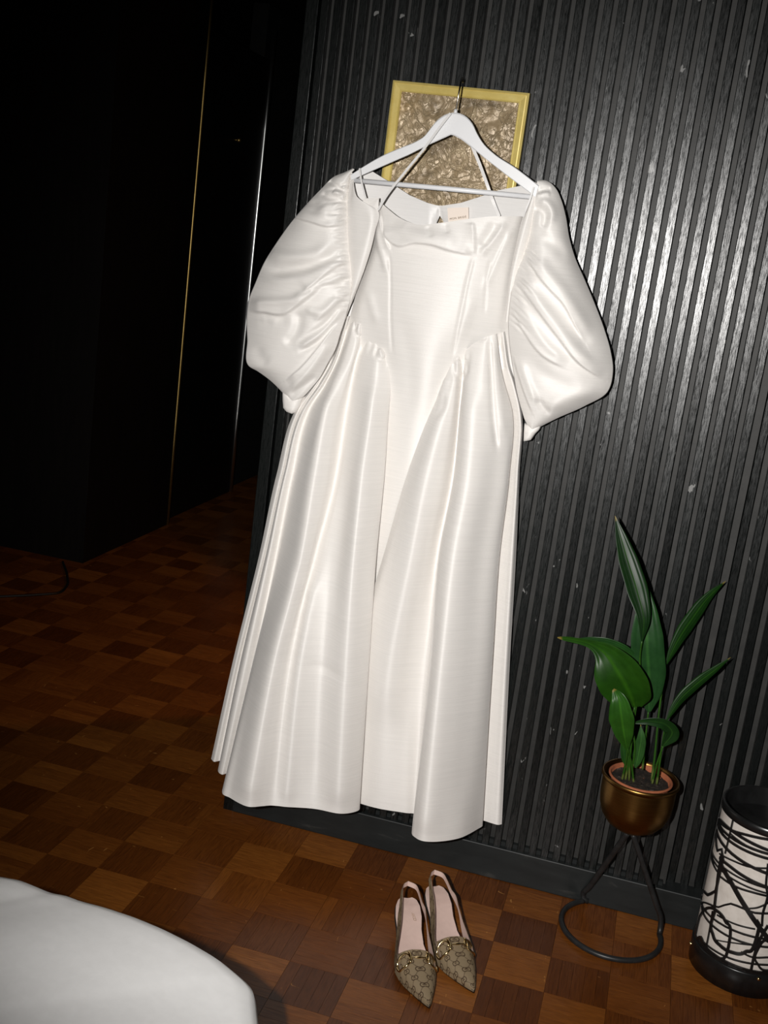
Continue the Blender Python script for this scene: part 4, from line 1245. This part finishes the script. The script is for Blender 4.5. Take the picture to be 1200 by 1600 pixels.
def on_lamp(u, v_):
    r_ = ray(u, v_); o = CAM[:2] - LC; d_ = r_[:2]
    a = d_ @ d_; b = 2 * o @ d_; c = o @ o - LR1 * LR1; disc = b * b - 4 * a * c
    if disc < 0: t = -b / (2 * a)
    else: t = (-b - math.sqrt(disc)) / (2 * a)
    p = CAM + r_ * t
    return math.atan2(p[1] - LC[1], p[0] - LC[0]), p[2]
def lc(pts): return [(1060 + a / 4, 1200 + b / 4) for a, b in pts]
scrib = [([(345, 300), (318, 420), (290, 535)], 4), ([(240, 300), (265, 345), (320, 385), (430, 420), (560, 447), (640, 455)], 7),
         ([(318, 405), (400, 470), (480, 515), (560, 542), (640, 560)], 3), ([(222, 430), (238, 510), (268, 620), (242, 735), (205, 783), (160, 772)], 8),
         ([(255, 535), (340, 580), (450, 620), (560, 628), (640, 625)], 4), ([(255, 560), (320, 615), (380, 660), (470, 712), (560, 748), (640, 770)], 8),
         ([(258, 590), (330, 720), (400, 840), (480, 960), (560, 1065), (620, 1130)], 13), ([(262, 680), (370, 748), (470, 780), (560, 802), (640, 815)], 5),
         ([(232, 880), (205, 960), (215, 1045), (262, 1112), (330, 1152), (420, 1150), (480, 1092), (502, 1010), (488, 950)], 9),
         ([(130, 930), (160, 888), (232, 888), (292, 960), (322, 1062), (308, 1142), (258, 1195), (200, 1178), (142, 1062), (118, 980), (130, 930)], 8),
         ([(140, 790), (190, 850), (250, 870), (320, 848), (380, 868), (470, 905), (560, 910), (640, 905)], 5),
         ([(240, 918), (350, 975), (480, 1008)], 3.4), ([(235, 1075), (350, 1095), (480, 1108)], 2.5),
         ([(92, 1000), (180, 1110), (300, 1182), (470, 1226), (560, 1232), (640, 1230)], 4.5),
         ([(560, 985), (505, 1085), (472, 1180), (452, 1275)], 7), ([(580, 1090), (510, 1110), (480, 1170), (500, 1232), (570, 1268), (640, 1240)], 6),
         ([(212, 895), (190, 1030), (165, 1155)], 4), ([(560, 600), (548, 720), (552, 830), (530, 900), (522, 990)], 6),
         ([(196, 530), (215, 600), (250, 660)], 4), ([(440, 880), (500, 872), (560, 845), (640, 800)], 3.5),
         ([(268, 540), (250, 640), (236, 760), (222, 880)], 8),
         ([(390, 1150), (450, 1180), (560, 1185), (640, 1180)], 4)]
def scribble(TH, w):
    P = smooth_path(TH, 60); V = []
    n_ = len(P); T_ = np.gradient(P * np.array([LR1, 1.0]), axis=0); T_ /= np.linalg.norm(T_, axis=1)[:, None] + 1e-9
    for (th, z), t_ in zip(P, T_):
        nx_, nz_ = -t_[1], t_[0]
        for s_, rr in ((-1, -.003), (-1, .0008), (1, .0008), (1, -.003)):
            a = th + s_ * w / 2 * nx_ / LR1; zz = min(ltop - .019, max(.066, z + s_ * w / 2 * nz_)); r_ = LR1 + rr
            V.append((LC[0] + r_ * math.cos(a), LC[1] + r_ * math.sin(a), zz))
    F = grid_faces(n_, 4, True) + [(3, 2, 1, 0), tuple(4 * (n_ - 1) + k for k in range(4))]
    obj('filigree_line', V, F, M['lampblack'], lamp, smooth=False)
for pts, w in scrib:
    TH = [on_lamp(u, v_) for u, v_ in lc(pts)]
    wm = w * 2.2 / 4 / 590.0
    scribble(TH, wm)
    scribble([(th + 2.55, z) for th, z in TH], wm)
for a_px in ((1079, 1474), (1186, 1527)):
    r_ = ray(*a_px); o = CAM[:2] - LC
    th, z = None, None
    a2, b2, c2 = r_[:2] @ r_[:2], 2 * o @ r_[:2], o @ o - (LR + .001)**2
    disc = max(0, b2 * b2 - 4 * a2 * c2); t = (-b2 - math.sqrt(disc)) / (2 * a2); p = CAM + r_ * t
    nrm = np.array([*(p[:2] - LC), 0]); nrm /= np.linalg.norm(nrm); p[2] = min(max(p[2], .02), .060)
    q = np.array([LC[0], LC[1], 0]) + nrm * LR; q[2] = p[2]
    tv, tf = tube_vf([q - nrm * .003, q + nrm * .002, q + nrm * .0045, q + nrm * .0055], [.0052, .0052, .004, .001], 12)
    obj('brass_screw', tv, tf, M['gold'], lamp)

# ---------------------------------------------------------------- dark joinery of the hall, with metal edge strips
wr = root('black_wardrobe', 'tall black wardrobe block in the unlit hall at the left edge', 'wardrobe', (-2.2, 2.4, 0))
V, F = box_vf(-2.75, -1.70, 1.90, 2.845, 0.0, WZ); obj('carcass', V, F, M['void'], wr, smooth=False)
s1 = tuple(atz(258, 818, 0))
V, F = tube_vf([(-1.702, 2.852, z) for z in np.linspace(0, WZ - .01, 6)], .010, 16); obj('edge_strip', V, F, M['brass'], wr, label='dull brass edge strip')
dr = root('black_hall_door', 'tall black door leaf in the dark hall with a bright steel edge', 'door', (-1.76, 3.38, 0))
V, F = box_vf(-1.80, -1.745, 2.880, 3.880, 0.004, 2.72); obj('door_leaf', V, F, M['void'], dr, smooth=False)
ztop = atx(437, 33, -1.745)[2]
V, F = tube_vf([(-1.744, 3.886, z) for z in np.linspace(0.004, min(2.9, ztop), 6)], .015, 20); obj('edge_strip', V, F, M['steel'], dr, label='bright steel edge strip')
kp = atx(372, 219, -1.72)
kv, kf = lathe_vf([(.0005, -.012), (.010, -.010), (.014, 0), (.010, .010), (.0005, .012)], (-1.715, kp[1], kp[2]), 16); obj('knob', kv, kf, M['brass'], dr)
tv, tf = tube_vf([(-1.75, kp[1], kp[2]), (-1.72, kp[1], kp[2])], .005, 8); obj('knob_stem', tv, tf, M['brass'], dr)
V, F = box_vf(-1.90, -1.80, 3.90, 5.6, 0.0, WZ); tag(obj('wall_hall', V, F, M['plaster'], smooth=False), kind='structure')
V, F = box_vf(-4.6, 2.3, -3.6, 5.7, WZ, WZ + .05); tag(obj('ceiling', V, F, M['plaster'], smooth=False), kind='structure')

# cable on the floor at the far left
cp = [atz(u, v_, .005) for u, v_ in ((-60, 934), (0, 932), (60, 929), (92, 926), (104, 916), (105, 900), (98, 878))]
tv, tf = tube_vf(smooth_path(cp, 50), .006, 8)
cb = obj('floor_cable', tv, tf, M['cable'], base=(cp[2][0], cp[2][1], 0))
tag(cb, 'thin black cable curving over the dark parquet at the far left', 'cable')
